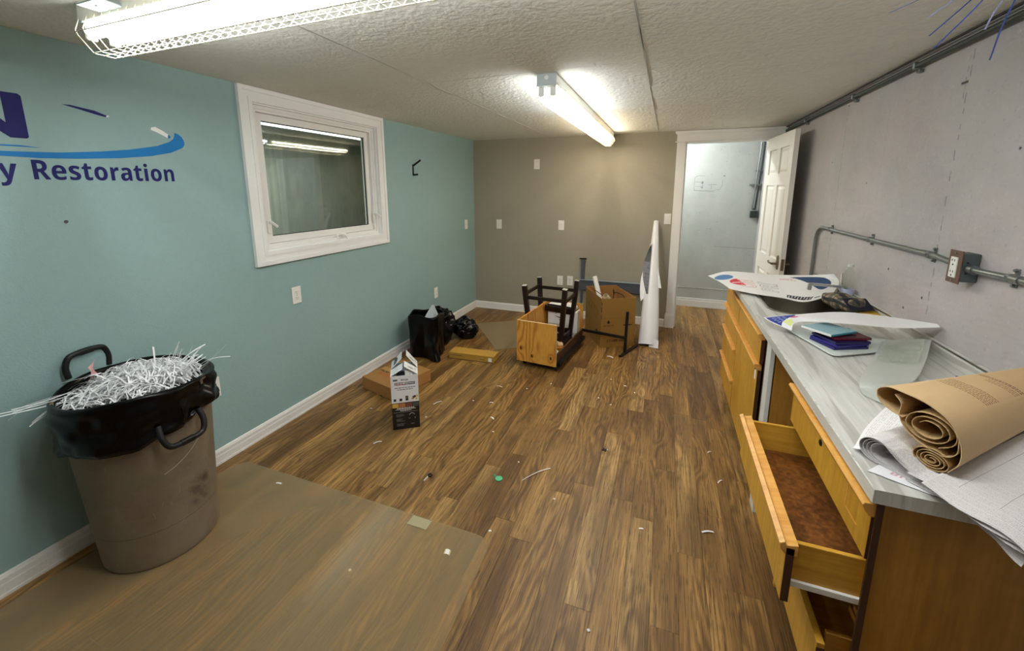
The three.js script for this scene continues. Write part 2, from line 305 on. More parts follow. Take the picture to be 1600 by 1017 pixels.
// passage beyond the doorway
{
  const tex = canvasTex(1024, 1100, (g, w, h) => {           // x 1.2..3.44, y 0..2.4
    const X = (x) => (x - 1.2) / 2.24 * w, Y = (y) => (1 - y / 2.4) * h;
    g.fillStyle = '#b7bab5'; g.fillRect(0, 0, w, h);
    for (let i = 0; i < 900; i++) { const k = rr(6, 60); g.fillStyle = rnd() < 0.5 ? `rgba(140,142,132,${rr(0.01, 0.06)})` : `rgba(212,216,216,${rr(0.01, 0.06)})`; g.beginPath(); g.ellipse(rr(0, w), rr(0, h), k, k * rr(0.5, 1.8), 0, 0, 7); g.fill(); }
    for (let i = 0; i < 60; i++) { g.fillStyle = `rgba(80,80,74,${rr(0.15, 0.5)})`; g.beginPath(); g.ellipse(rr(X(2.5), X(3.4)), rr(Y(2.1), Y(0.2)), rr(1, 5), rr(0.8, 2), rr(-0.4, 0.4), 0, 7); g.fill(); }
    g.strokeStyle = 'rgba(84,84,78,0.55)'; g.lineWidth = 1.6; g.beginPath(); g.moveTo(X(2.95), Y(0.83)); g.lineTo(X(3.42), Y(0.82)); g.stroke();
    g.strokeStyle = 'rgba(80,86,88,0.7)'; g.lineWidth = 1.4;  // hand-drawn plan on the concrete
    const L = (...q) => { g.beginPath(); q.forEach(([x, y], i) => i ? g.lineTo(X(x), Y(y)) : g.moveTo(X(x), Y(y))); g.stroke(); };
    L([2.70, 1.735], [2.66, 1.71], [2.66, 1.55], [2.86, 1.545], [2.96, 1.56], [2.985, 1.61], [2.985, 1.68]); L([2.70, 1.735], [2.78, 1.73]); L([2.67, 1.655], [2.76, 1.65]); L([2.67, 1.60], [2.76, 1.60]); L([2.82, 1.62], [2.92, 1.62]); L([2.76, 1.66], [2.76, 1.57]); L([2.86, 1.61], [2.86, 1.56]); L([2.66, 1.545], [2.9, 1.53]);
    g.fillStyle = 'rgba(70,74,76,0.6)'; for (const [x, y] of [[2.745, 1.66], [2.74, 1.645], [2.74, 1.59], [2.99, 1.735]]) g.fillRect(X(x), Y(y), 10, 5);
  });
  const mat = std({ map: tex, roughness: 0.9 });
  const g = new THREE.BoxGeometry(2.4, 2.44, 0.1).translate(2.36, 1.2, ZP - 0.05), p = g.attributes.position, uv = g.attributes.uv;
  for (let i = 0; i < p.count; i++) uv.setXY(i, (p.getX(i) - 1.2) / 2.24, p.getY(i) / 2.4);
  struct('wall_passage', g, mat, 'light grey concrete wall seen through the doorway');
  struct('wall_passage_left', b2(1.10, 1.20, -0.02, 2.42, ZP, -0.11, 0), M.passage, 'concrete end wall of the passage');
  struct('ceiling_passage', b2(1.1, W + 0.14, 2.40, 2.5, ZP - 0.1, -0.02, 0), M.passage, 'ceiling of the passage');
  struct('wall_passage_head', b2(1.1, W + 0.14, H + 0.02, 2.42, -0.11, -0.03, 0), M.passage, 'wall above the doorway on the passage side');
  const base = (x0, x1, z) => [b2(x0, x1, 0, 0.085, z, z + 0.013, 0.002), b2(x0, x1, 0.085, 0.118, z, z + 0.009, 0.003)];
  struct('baseboard_passage', base(1.2, W, ZP), M.trimWorn, 'cream baseboard along the passage wall');
  struct('trim_4', b2(1.2, W, 0.258, 0.266, ZP, ZP + 0.004, 0.001), M.passage, 'thin ledge across the passage wall');
}
// baseboards
{
  const prof = (m) => [[0, 0], [0.014, 0], [0.014, 0.012], [0.012, 0.016], [0.012, 0.052], [0.0105, 0.056], [0.0105, 0.076], [0.005, 0.09], [0, 0.092]];
  const gl = poly(prof(), 5.9 + 0.35).translate(0, 0, 0);
  struct('baseboard_left', gl, M.trimWorn, 'white moulded baseboard along the teal wall');
  const gb = poly(prof(), 2.385).rotateY(-Math.PI / 2).translate(2.395, 0, 0);   // profile turned to run along x
  struct('baseboard_back', gb, M.trim, 'white moulded baseboard along the grey-beige wall');
}
// ---------------------------------------------------------------- window
{
  const win = structGroup('window_1', 'white framed awning window in the teal wall'); info(win, null, 'window');
  const O = { z0: 1.811, z1: 3.107, y0: 1.100, y1: 2.168 };
  const frameRing = (z0, z1, y0, y1, t, x, d) => { const g = []; const o = [[-z1, y0], [-z0, y0], [-z0, y1], [-z1, y1]], i = [[-z1 + t, y0 + t], [-z0 - t, y0 + t], [-z0 - t, y1 - t], [-z1 + t, y1 - t]];
    for (let k = 0; k < 4; k++) { const n = (k + 1) % 4, e = 0.0006; const p = poly([o[k], o[n], i[n], i[k]], d, 0); p.rotateY(Math.PI / 2).translate(x, 0, 0); g.push(p); } return g; };
  const c1 = frameRing(O.z0, O.z1, O.y0, O.y1, 0.085, 0.0, 0.016), c2 = frameRing(O.z0, O.z1, O.y0, O.y1, 0.026, 0.016, 0.007), c3 = frameRing(O.z0 + 0.06, O.z1 - 0.06, O.y0 + 0.06, O.y1 - 0.06, 0.025, 0.016, 0.004);
  for (let k = 0; k < 4; k++) struct('casing_board', [c1[k], c2[k], c3[k]], M.trim, null, win);
  struct('jamb', [...frameRing(O.z0 + 0.074, O.z1 - 0.074, O.y0 + 0.074, O.y1 - 0.074, 0.02, -0.12, 0.122)], M.trim, null, win);
  struct('window_frame', [...frameRing(1.905, 3.008, 1.190, 2.074, 0.036, -0.075, 0.05), ...frameRing(1.905, 3.008, 1.190, 2.074, 0.020, -0.03, 0.012)], M.vinyl, null, win);
  struct('sash', [...frameRing(1.943, 2.970, 1.228, 2.036, 0.044, -0.082, 0.036)], M.vinyl, null, win);
  struct('gasket', [...frameRing(1.985, 2.928, 1.270, 1.994, 0.007, -0.066, 0.010)], M.gasket, null, win);
  struct('pane', b2(-0.0615, -0.0585, 1.272, 1.992, 1.987, 2.926, 0), M.glass, null, win);
  for (const z of [2.962, 1.944]) {                           // sash locks on both jambs
    const l = struct('latch', [b2(-0.03, -0.016, 1.295, 1.375, z - 0.012, z + 0.012, 0.003), bar(V(-0.012, 1.372, z), V(0.03, 1.335, z - 0.018), 0.016, 0.010, 0.003), rod(V(-0.016, 1.365, z), V(-0.002, 1.365, z), 0.009)], M.vinyl, null, win);
  }
  struct('crank', [bx(0.02, 0.03, 0.11, -0.02, 1.212, 2.35, 0.008), bx(0.03, 0.022, 0.04, -0.008, 1.225, 2.35, 0.006), bar(V(0.004, 1.232, 2.355), V(0.012, 1.225, 2.43), 0.012, 0.008, 0.003), rod(V(0.012, 1.225, 2.43), V(0.022, 1.205, 2.43), 0.007), bar(V(0.002, 1.226, 2.34), V(0.012, 1.19, 2.32), 0.012, 0.008, 0.003)], M.vinyl, null, win);
}
// the dim concrete room beyond the window
{
  const tex = canvasTex(1024, 512, (g, w, h) => {            // z 0..5, y 0..2.5
    g.fillStyle = '#a3a494'; g.fillRect(0, 0, w, h);
    for (let i = 0; i < 1200; i++) { const k = rr(6, 50); g.fillStyle = rnd() < 0.55 ? `rgba(90,94,84,${rr(0.02, 0.08)})` : `rgba(186,186,172,${rr(0.02, 0.07)})`; g.beginPath(); g.ellipse(rr(0, w), rr(0, h), k * 0.6, k * rr(0.6, 2), 0, 0, 7); g.fill(); }
    for (let i = 0; i < 80; i++) { const x = rr(250, 620); g.fillStyle = `rgba(${rnd() < 0.5 ? '70,76,68' : '200,200,190'},${rr(0.03, 0.1)})`; g.fillRect(x, rr(40, 150), rr(2, 8), rr(60, 260)); }
    g.fillStyle = 'rgba(214,212,202,0.5)'; g.fillRect(352, 90, 12, 150); g.fillRect(354, 180, 8, 180);
  });
  const g = new THREE.BoxGeometry(0.1, 2.6, 5).translate(-1.55, 1.25, 2.0), p = g.attributes.position, uv = g.attributes.uv;
  for (let i = 0; i < p.count; i++) uv.setXY(i, 1 - (p.getZ(i) + 0.5) / 5, p.getY(i) / 2.5);
  struct('wall_beyond', g, std({ map: tex, roughness: 0.95 }), 'stained concrete wall seen through the window');
  struct('floor_beyond', b2(-1.6, -0.12, -0.1, 0, -0.5, 4.5, 0), M.outside, 'concrete floor beyond the window');
  struct('ceiling_beyond', b2(-1.6, -0.12, 2.192, 2.3, -0.5, 4.5, 0), M.outside, 'concrete ceiling beyond the window');
  struct('wall_beyond_far', b2(-1.6, -0.12, 0, 2.5, -0.6, -0.5, 0), M.outside, 'end wall of the room beyond the window');
  struct('wall_beyond_near', b2(-1.6, -0.12, 0, 2.5, 4.5, 4.6, 0), M.outside, 'near end wall of the room beyond the window');
  const l = thing('strip_light', 'bare white strip light seen through the top of the window', 'light', [-0.78, 2.075, 2.34]);
  part('housing', bx(0.09, 0.05, 2.44, 0, 0.09, 0, 0.006), M.fixture, l);
  for (const s of [1, -1]) part('end_cap', bx(0.06, 0.06, 0.03, 0, 0.04, s * 1.19, 0.004), M.fixture, l);
  part('lamp_tube', rod(V(0, 0.035, -1.17), V(0, 0.035, 1.17), 0.02, 16), M.tubeCool, l);
  const a = new THREE.RectAreaLight(COOL, WELL_RADIANCE, 0.05, 2.3); a.position.set(-0.78, 2.085, 2.34); a.up.set(0, 0, 1); a.lookAt(-0.78, 0, 2.34); scene.add(a);
}
// ---------------------------------------------------------------- door casing and door
{
  const t = structGroup('trim_1', 'white door casing with plinth block and moulded head');
  struct('side_casing', [b2(2.408, 2.496, 0.16, DH, 0, 0.018, 0.003), b2(2.470, 2.492, 0.16, DH, -0.115, 0.014, 0.002)], M.trim, null, t);
  struct('plinth_block', [b2(2.398, 2.500, 0, 0.15, 0, 0.026, 0.003), b2(2.401, 2.497, 0.15, 0.166, 0, 0.022, 0.005)], M.trim, null, t);
  struct('jamb', [b2(2.488, 2.500, 0, DH, -0.115, 0.0, 0.001), b2(3.277, 3.289, 0, DH, -0.115, 0.0, 0.001), b2(2.5, 3.277, DH - 0.012, DH, -0.115, 0, 0.001), b2(2.5, 2.512, 0, DH, -0.07, -0.04, 0.001)], M.trim, null, t);
  struct('side_casing', b2(3.289, 3.375, 0, DH, 0, 0.018, 0.003), M.trim, null, t);
  struct('head_casing', [b2(2.388, 3.40, DH - 0.002, DH + 0.010, 0, 0.028, 0.004), b2(2.404, 3.39, DH + 0.010, DH + 0.086, 0, 0.018, 0.002), b2(2.396, 3.398, DH + 0.078, DH + 0.090, 0, 0.026, 0.004), b2(2.386, 3.408, DH + 0.088, H - 0.001, 0, 0.036, 0.004)], M.trim, null, t);
}
{
  const LW = 0.80, TH = 0.036, DT = 2.045;
  const door = structGroup('door_1', 'white six-panel door standing open against the concrete wall', [3.262, 0, 0.055], 0); info(door, null, 'door');
  door.rotation.y = -Math.PI / 2 + 0.045;                     // local x runs from the hinge towards the viewer
  const st = 0.108, mid = 0.095, rows = [[0.22, 0.80], [0.955, 1.60], [1.70, 1.925]], cols = [[st, LW / 2 - mid / 2], [LW / 2 + mid / 2, LW - st]];
  const holes = []; for (const [y0, y1] of rows) for (const [x0, x1] of cols) holes.push(rect(x0, x1, y0, y1));
  struct('door_leaf', [holed(rect(0, LW, 0.012, DT), holes, TH).translate(0, 0, -TH / 2)], M.door, null, door);
  for (const [y0, y1] of rows) for (const [x0, x1] of cols) {
    const w = x1 - x0, h = y1 - y0, s = new THREE.Shape(rect(-w / 2 + 0.036, w / 2 - 0.036, -h / 2 + 0.036, h / 2 - 0.036).map((q) => new THREE.Vector2(...q)));
    const raised = new THREE.ExtrudeGeometry(s, { depth: 0.012, bevelEnabled: true, bevelSize: 0.02, bevelThickness: 0.007, bevelSegments: 1 }).translate((x0 + x1) / 2, (y0 + y1) / 2, -0.006);
    struct('door_panel', [b2(x0 - 0.002, x1 + 0.002, y0 - 0.002, y1 + 0.002, -0.005, 0.005, 0), raised], M.door, null, door);
  }
  for (const s of [1, -1]) {
    const z = s * TH / 2, y = 0.93, x = LW - 0.062;
    struct('handle_plate', (() => { const q = new THREE.Shape(); q.absellipse(0, 0, 0.026, 0.06, 0, Math.PI * 2); return new THREE.ExtrudeGeometry(q, { depth: 0.006, bevelEnabled: true, bevelSize: 0.003, bevelThickness: 0.003, bevelSegments: 2, curveSegments: 20 }).scale(1, 1, s).translate(x, y + 0.012, z); })(), M.bronze, null, door);
    struct('door_handle', [rod(V(x, y, z), V(x, y, z + s * 0.05), 0.010), tube([V(x, y, z + s * 0.05), V(x - 0.03, y + 0.002, z + s * 0.052), V(x - 0.08, y - 0.002, z + s * 0.05), V(x - 0.115, y + 0.006, z + s * 0.046)], 0.0085, 16, 8)], M.bronze, null, door);
  }
  struct('latch_plate', [b2(LW - 0.001, LW + 0.002, 0.88, 0.98, -0.012, 0.012, 0.001), rod(V(LW, 0.93, 0), V(LW + 0.010, 0.93, 0), 0.008)], M.bronze, null, door);
}

// ================================================================ LIGHT FITTINGS
// 8-foot strip with two pairs of tubes under a wire guard; local x along the strip, y = 0 at the ceiling
function stripLight(label, pos, turn, pairs) {
  const t = thing('strip_light', label, 'light', pos, turn, null), L = 2.44;
  part('housing', [b2(-L / 2, L / 2, -0.055, -0.0005, -0.053, 0.053, 0.004), b2(-L / 2 + 0.02, L / 2 - 0.02, -0.064, -0.054, -0.03, 0.03, 0.003)], M.fixture, t);
  for (const s of [-1, 1]) { const e = part('end_plate', [bx(0.003, 0.056, 0.108, s * (L / 2 + 0.001), -0.0275, 0, 0.001), bx(0.02, 0.006, 0.108, s * (L / 2 - 0.01), -0.057, 0, 0.001)], M.fixtureGrey, t); part('knockout', rod(V(s * L / 2, -0.02, 0), V(s * (L / 2 + 0.005), -0.02, 0), 0.011, 14), M.plate, e); }
  for (const [x, mat, light, k] of pairs) {
    for (const z of [-0.032, 0.032]) {
      part('lamp_tube', rod(V(x - 0.585, -0.086, z), V(x + 0.585, -0.086, z), 0.019, 16), mat, t);
      for (const s of [-1, 1]) part('lamp_socket', [bx(0.014, 0.052, 0.030, x + s * 0.594, -0.084, z, 0.004), bx(0.02, 0.012, 0.024, x + s * 0.598, -0.06, z, 0.003)], M.socket, t);
    }
    const place = (w, h, lx, ly, lz, dx, dy, dz, power) => { const a = new THREE.RectAreaLight(light, power * k, w, h); const p = V(lx, ly, lz).applyAxisAngle(V(0, 1, 0), turn).add(V(...pos)), d = V(dx, dy, dz).applyAxisAngle(V(0, 1, 0), turn); a.position.copy(p); a.up.copy(Math.abs(d.y) > 0.5 ? V(0, 0, 1).applyAxisAngle(V(0, 1, 0), turn) : V(0, 1, 0)); a.lookAt(p.clone().add(d)); scene.add(a); };
    for (const z of [-0.032, 0.032]) place(1.15, 0.016, x, -0.1075, z, 0, -1, 0, TUBE_DOWN * 2.25);
    for (const s of [-1, 1]) place(1.15, 0.016, x, -0.084, s * 0.0535, 0, 0, s, TUBE_SIDE * 2.25);
  }
  const guard = part('wire_guard', [-0.070, 0.070].map((z) => rod(V(-L / 2 + 0.01, -0.092, z), V(L / 2 - 0.01, -0.092, z), 0.0016, 6)).concat([-0.030, 0, 0.030].map((z) => rod(V(-L / 2 + 0.01, -0.146, z), V(L / 2 - 0.01, -0.146, z), 0.0016, 6))), M.wire, t);
  const hoop = tube([V(0, -0.045, -0.055), V(0, -0.092, -0.072), V(0, -0.147, -0.031), V(0, -0.147, 0.031), V(0, -0.092, 0.072), V(0, -0.045, 0.055)], 0.0016, 20, 5, false, true);
  for (let i = 0; i < 58; i++) { const h = part('guard_wire', hoop, M.wire, guard); h.position.x = -L / 2 + 0.012 + i * 0.0424; }
  return t;
}
const nearLight = stripLight('large caged strip light crossing the ceiling in front of the window', [0.502 + 1.22, H, 3.950], 0, [[-0.61, M.tubeCool, COOL, 1], [0.61, M.tubeCool, COOL, 1]]);
part('hanging_plate', [b2(-1.09, -0.98, -0.046, -0.040, 0.02, 0.115, 0.003), b2(-1.09, -0.98, -0.040, -0.002, 0.050, 0.056, 0.002), rod(V(-1.04, -0.05, 0.085), V(-1.04, -0.035, 0.085), 0.006)], M.fixtureGrey, nearLight);
stripLight('caged strip light running lengthwise towards the door, its far half warmer', [1.713, H, 0.21 + 1.22], Math.PI / 2, [[-0.61, M.tubeCool, COOL, 1], [0.61, M.tubeWarm, WARM, 0.9]]);
{                                                             // the passage has its own bulb, left of the doorway
  const t = thing('ceiling_bulb', 'bare bulb on the passage ceiling out of sight', 'light', [2.05, 2.395, -0.55]);
  part('base', rod(V(0, 0, 0), V(0, -0.03, 0), 0.05, 20), M.socket, t);
  const g = new THREE.LatheGeometry([[0, -0.13], [0.02, -0.127], [0.03, -0.105], [0.026, -0.08], [0.014, -0.05], [0.013, -0.03]].map((q) => new THREE.Vector2(...q)), 20);
  part('bulb', g, std({ color: '#ffffff', emissive: COOL, emissiveIntensity: 3 }), t);
  const p = new THREE.PointLight(COOL, HALL_POWER, 0, 2); p.position.set(2.05, 2.395 - 0.1, -0.55); p.castShadow = true; p.shadow.radius = 1; scene.add(p);
}
{                                                             // blue foil tassel hanging near the viewer
  const t = thing('foil_tassel', 'blue shiny foil strands hanging from the ceiling at the upper right', 'decoration', [3.142, H, 3.415]);
  const foil = std({ color: '#5a78e8', metalness: 0.7, roughness: 0.25 }), foil2 = std({ color: '#aebcf4', metalness: 0.6, roughness: 0.25 });
  part('knot', rod(V(0, -0.03, 0), V(0, 0, 0), 0.012, 12, 0.006), foil, t);
  const ends = [[-0.302, -0.17, 0.089], [-0.194, -0.17, 0.023], [-0.119, -0.17, -0.138], [-0.039, -0.17, -0.291], [-0.001, -0.17, -0.142], [0.20, -0.17, -0.50], [-0.16, -0.10, 0.06], [-0.06, -0.08, -0.02], [-0.21, -0.20, 0.22], [0.03, -0.07, 0.10], [0.10, -0.16, 0.2]];
  ends.forEach(([x, y, z], i) => { const w = 0.0018, q = sheet((u, v) => { const k = v; return V(x * k + (u - 0.5) * w * 2 + Math.sin(k * 9 + i) * 0.002, -0.02 + (y + 0.02) * k + Math.sin(k * 7 + i * 2) * 0.002, z * k + (u - 0.5) * w); }, 1, 14, 0.0004); part('foil_strand', q, i % 3 === 1 ? foil2 : foil, t); });
}

// ================================================================ WALL FITTINGS
function wallPlate(label, category, kind, p, facing) {        // facing: 'x' (left wall), 'z' (back wall)
  const t = thing(kind === 'switch' ? 'light_switch' : kind === 'outlet' ? 'power_outlet' : 'blank_plate', label, category, p, facing === 'x' ? Math.PI / 2 : 0);
  part('cover_plate', bx(0.072, 0.117, 0.006, 0, 0, 0.003, 0.0025), M.plate, t);
  if (kind === 'switch') part('rocker', [bx(0.033, 0.066, 0.004, 0, 0, 0.0065, 0.001), bx(0.028, 0.031, 0.006, 0, 0.015, 0.008, 0.002)], M.vinyl, t);
  if (kind === 'outlet') for (const y of [0.02, -0.02]) { const o = part('socket', bx(0.034, 0.028, 0.003, 0, y, 0.0065, 0.0012), M.vinyl, t); part('slot', [bx(0.002, 0.008, 0.001, -0.006, y + 0.003, 0.0083, 0), bx(0.002, 0.007, 0.001, 0.006, y + 0.003, 0.0083, 0), bx(0.004, 0.004, 0.001, 0, y - 0.008, 0.0083, 0)], M.plateDark, o); }
  if (kind !== 'switch') part('screw', kind === 'outlet' ? rod(V(0, 0, 0.005), V(0, 0, 0.0072), 0.003, 10) : [rod(V(0, 0.03, 0.005), V(0, 0.03, 0.0072), 0.003, 10), rod(V(0, -0.03, 0.005), V(0, -0.03, 0.0072), 0.003, 10)], M.galv, t);
}
wallPlate('white light switch on the teal wall near the far corner', 'switch', 'switch', [0, 1.137, 0.249], 'x');
wallPlate('white outlet low on the teal wall above the small black bin', 'outlet', 'outlet', [0, 0.44, 1.02], 'x');
wallPlate('white outlet at waist height on the teal wall below the window', 'outlet', 'outlet', [0, 0.857, 2.833], 'x');
wallPlate('white outlet partly hidden behind the large grey trash can', 'outlet', 'outlet', [0, 0.46, 3.445], 'x');
wallPlate('blank white plate high on the grey-beige wall near the ceiling light', 'wall plate', 'blank', [0.846, 1.865, 0], 'z');
wallPlate('white switch on the grey-beige wall, left of its pair at chest height', 'switch', 'switch', [0.348, 1.13, 0], 'z');
wallPlate('white switch on the grey-beige wall above the upturned stool', 'switch', 'switch', [1.161, 1.137, 0], 'z');
wallPlate('wide white light switch beside the door casing', 'switch', 'switch', [2.361, 1.242, 0], 'z');
wallPlate('left one of two low outlets behind the upturned stool', 'outlet', 'outlet', [1.159, 0.454, 0], 'z');
wallPlate('right one of two low outlets behind the upturned stool', 'outlet', 'outlet', [1.285, 0.46, 0], 'z');
{
  const t = thing('wall_hook', 'black metal bracket hook on the teal wall right of the window', 'hook', [0, 1.775, 1.33]);
  part('back_plate', bx(0.004, 0.105, 0.022, 0.002, -0.02, 0.03, 0.001), M.blackMetal, t);
  part('arm', [bar(V(0.004, 0.02, 0.03), V(0.075, 0.075, 0.005), 0.018, 0.005, 0.001), bar(V(0.004, -0.066, 0.03), V(0.05, -0.062, 0.02), 0.016, 0.004, 0.001)], M.blackMetal, t);
}
{                                                             // lettering and swoosh of cut vinyl on the teal wall; local x -> -z, z -> +x
  const t = thing('wall_lettering', 'blue cut-vinyl company lettering with a curved swoosh on the teal wall', 'sign', [0.0004, 0, 0], Math.PI / 2);
  const f = (l) => l.map(([z, y]) => [-z, y]), D = 0.0006;
  const smooth = (pts) => { const c = new THREE.CatmullRomCurve3(pts.map(([x, y]) => V(x, y, 0)), true, 'centripetal'); return c.getPoints(90).map((p) => [p.x, p.y]); };
  part('swoosh', poly(f([[4.42, 1.765], [4.28, 1.728], [4.139, 1.705], [4.0677, 1.6982], [3.9607, 1.6958], [3.8379, 1.7014], [3.6963, 1.7133], [3.5747, 1.7308], [3.4841, 1.7539], [3.4293, 1.7812], [3.4180, 1.795], [3.4162, 1.8075], [3.4190, 1.822], [3.4266, 1.8363], [3.44, 1.848], [3.4571, 1.8524], [3.4590, 1.838], [3.4657, 1.8222], [3.4862, 1.8054], [3.5423, 1.7808], [3.6522, 1.7553], [3.7653, 1.7372], [3.8978, 1.7225], [4.0128, 1.7173], [4.065, 1.716], [4.1357, 1.7262], [4.28, 1.752], [4.42, 1.79]]), D), M.sky, t);
  part('torn_patch', poly(f([[3.5559, 1.8667], [3.5385, 1.8709], [3.51, 1.857], [3.4858, 1.8413], [3.4908, 1.8243], [3.5172, 1.8376], [3.54, 1.848], [3.5594, 1.8542]]), D), M.white, t, 'torn white patch where the swoosh peeled off');
  part('swoosh_fragment', poly(f([[3.4858, 1.8413], [3.4755, 1.8308], [3.4842, 1.8202], [3.4904, 1.8273]]), D), M.sky, t);
  part('dart', poly(f([[3.8663, 1.9169], [3.8413, 1.919], [3.7614, 1.9084], [3.7218, 1.8937], [3.7263, 1.887], [3.7569, 1.8924], [3.8084, 1.9046]]), D), M.navy, t);
  part('dart_tip', poly(f([[3.7235, 1.893], [3.716, 1.897], [3.714, 1.890], [3.7255, 1.8875]]), D), M.white, t);
  part('thin_swoosh', poly(f([[4.30, 1.765], [4.1005, 1.7415], [4.0613, 1.7403], [4.0092, 1.7416], [3.9491, 1.7356], [4.0101, 1.7355], [4.0621, 1.7352], [4.1016, 1.7343], [4.3, 1.75]]), D), M.sky, t);
  part('letter', poly(f([[4.19, 1.930], [4.0311, 1.9301], [3.9975, 1.9345], [3.9881, 1.9332], [3.9815, 1.927], [3.9803, 1.9186], [3.9803, 1.7837], [3.9812, 1.7730], [3.9860, 1.7684], [4.0201, 1.7681], [4.0333, 1.7725], [4.118, 1.86], [4.118, 1.768], [4.19, 1.768]].map((q, i) => q)), D), M.navy, t);
  t.children[t.children.length - 1].geometry = (() => {       // heavy capital N: two stems and the diagonal
    const L = 4.21, R = 3.9805, y0 = 1.768, y1 = 1.9335, s = 0.054;
    return poly(f([[L, y0], [L, y1], [L - 0.062, y1], [R + s, 1.822], [R + s, y1], [R + 0.008, y1], [R, y1 - 0.008], [R, y0 + 0.006], [R + 0.006, y0], [R + 0.05, y0], [L - s, 1.878], [L - s, y0]]), D);
  })();
  const font = await new FontLoader().loadAsync('fonts/droid/droid_sans_bold.typeface.json');
  const word = (s, z0, z1, y0, cap) => {                      // letters laid one by one, fitted between z0 and z1
    let x = 0; const size = cap / 0.90, list = [];
    for (const ch of s) { const g = new TextGeometry(ch, { font, size, depth: D, curveSegments: 6, bevelEnabled: false }), adv = font.data.glyphs[ch].ha / font.data.resolution * size; list.push([g, x]); x += adv; }
    const k = (z0 - z1) / x;
    for (const [g, gx] of list) { g.scale(k, 1, 1).translate(-z0 + gx * k, y0, 0); part('letter', g, M.navy, t); }
  };
  word('Restoration', 3.9975, 3.480, 1.6125, 0.069);
  word('cy', 4.130, 4.030, 1.6125, 0.069);
}
// conduits on the right wall
function clip(p, t, horizontal = true) { part('clip', horizontal ? [bx(0.004, 0.062, 0.018, W - 0.0028, p.y, p.z, 0.001), bx(0.028, 0.028, 0.016, W - 0.018, p.y, p.z, 0.008), rod(V(W - 0.004, p.y + 0.025, p.z), V(W - 0.012, p.y + 0.025, p.z), 0.005), rod(V(W - 0.004, p.y - 0.025, p.z), V(W - 0.012, p.y - 0.025, p.z), 0.005)] : [bx(0.004, 0.018, 0.06, W - 0.002, p.y, p.z, 0.001), bx(0.028, 0.016, 0.028, W - 0.018, p.y, p.z, 0.008)], M.galv, t); }
{
  const t = thing('conduit', 'galvanised conduit bending up from behind the sink to the outlet box', 'conduit');
  const x = W - 0.017, arc = []; for (let i = 0; i <= 10; i++) { const a = i / 10 * Math.PI / 2; arc.push(V(x, 1.185 + 0.11 * Math.sin(a), 1.225 + 0.11 * (1 - Math.cos(a)))); }
  part('pipe', tube([V(x, 0.9, 1.225), V(x, 1.05, 1.225), V(x, 1.15, 1.225), ...arc, V(x, 1.296, 1.45), V(x, 1.296, 2.0), V(x, 1.296, 2.68), V(x - 0.002, 1.296, 2.72), V(x - 0.010, 1.292, 2.80), V(x - 0.012, 1.291, 2.862)], 0.0115, 90, 12), M.galv, t);
  for (const z of [1.49, 2.093, 2.663]) clip(V(0, 1.296, z), t);
  part('coupling', rod(V(x, 1.296, 2.60), V(x, 1.296, 2.655), 0.0145, 14), M.galv, t);
}
{
  const t = thing('conduit', 'galvanised conduit leaving the outlet box towards the viewer', 'conduit'), x = W - 0.017;
  part('pipe', tube([V(x - 0.012, 1.283, 2.934), V(x - 0.010, 1.283, 2.98), V(x, 1.285, 3.08), V(x, 1.286, 3.2), V(x, 1.286, 4.2), V(x, 1.286, 5.2)], 0.0115, 60, 12), M.galv, t);
  clip(V(0, 1.286, 3.105), t); clip(V(0, 1.286, 3.9), t);
  part('coupling', rod(V(x - 0.012, 1.283, 2.932), V(x - 0.011, 1.283, 2.962), 0.0165, 14), M.galv, t); part('coupling', rod(V(x, 1.286, 3.115), V(x, 1.286, 3.15), 0.0145, 14), M.galv, t);
}
{
  const t = thing('outlet_box', 'metal outlet box with a brown cover plate on the concrete wall', 'outlet', [W, 1.285, 2.897]);
  part('box', [bx(0.05, 0.105, 0.068, -0.025, 0, 0, 0.004)], M.galvDull, t);
  part('cover_plate', bx(0.005, 0.122, 0.074, -0.0525, 0, 0, 0.002), M.brownPlate, t);
  const s = part('socket', bx(0.005, 0.076, 0.036, -0.0565, -0.002, 0, 0.001), M.plate, t);
  part('slot', [bx(0.001, 0.008, 0.003, -0.0593, 0.024, -0.007, 0), bx(0.001, 0.008, 0.003, -0.0593, 0.024, 0.007, 0), bx(0.001, 0.006, 0.006, -0.0593, 0.008, 0, 0), bx(0.001, 0.008, 0.003, -0.0593, -0.018, -0.007, 0), bx(0.001, 0.008, 0.003, -0.0593, -0.018, 0.007, 0), bx(0.001, 0.006, 0.006, -0.0593, -0.032, 0, 0)], M.plateDark, s);
  part('screw', [rod(V(-0.054, 0.05, 0), V(-0.057, 0.05, 0), 0.004), rod(V(-0.054, -0.052, 0), V(-0.057, -0.052, 0), 0.004)], M.galv, t);
  part('knockout', [rod(V(-0.018, 0.0, 0.034), V(-0.018, 0.0, 0.0352), 0.003), rod(V(-0.036, -0.02, 0.034), V(-0.036, -0.02, 0.0352), 0.003), rod(V(-0.036, 0.02, 0.034), V(-0.036, 0.02, 0.0352), 0.003)], M.black, t);
}
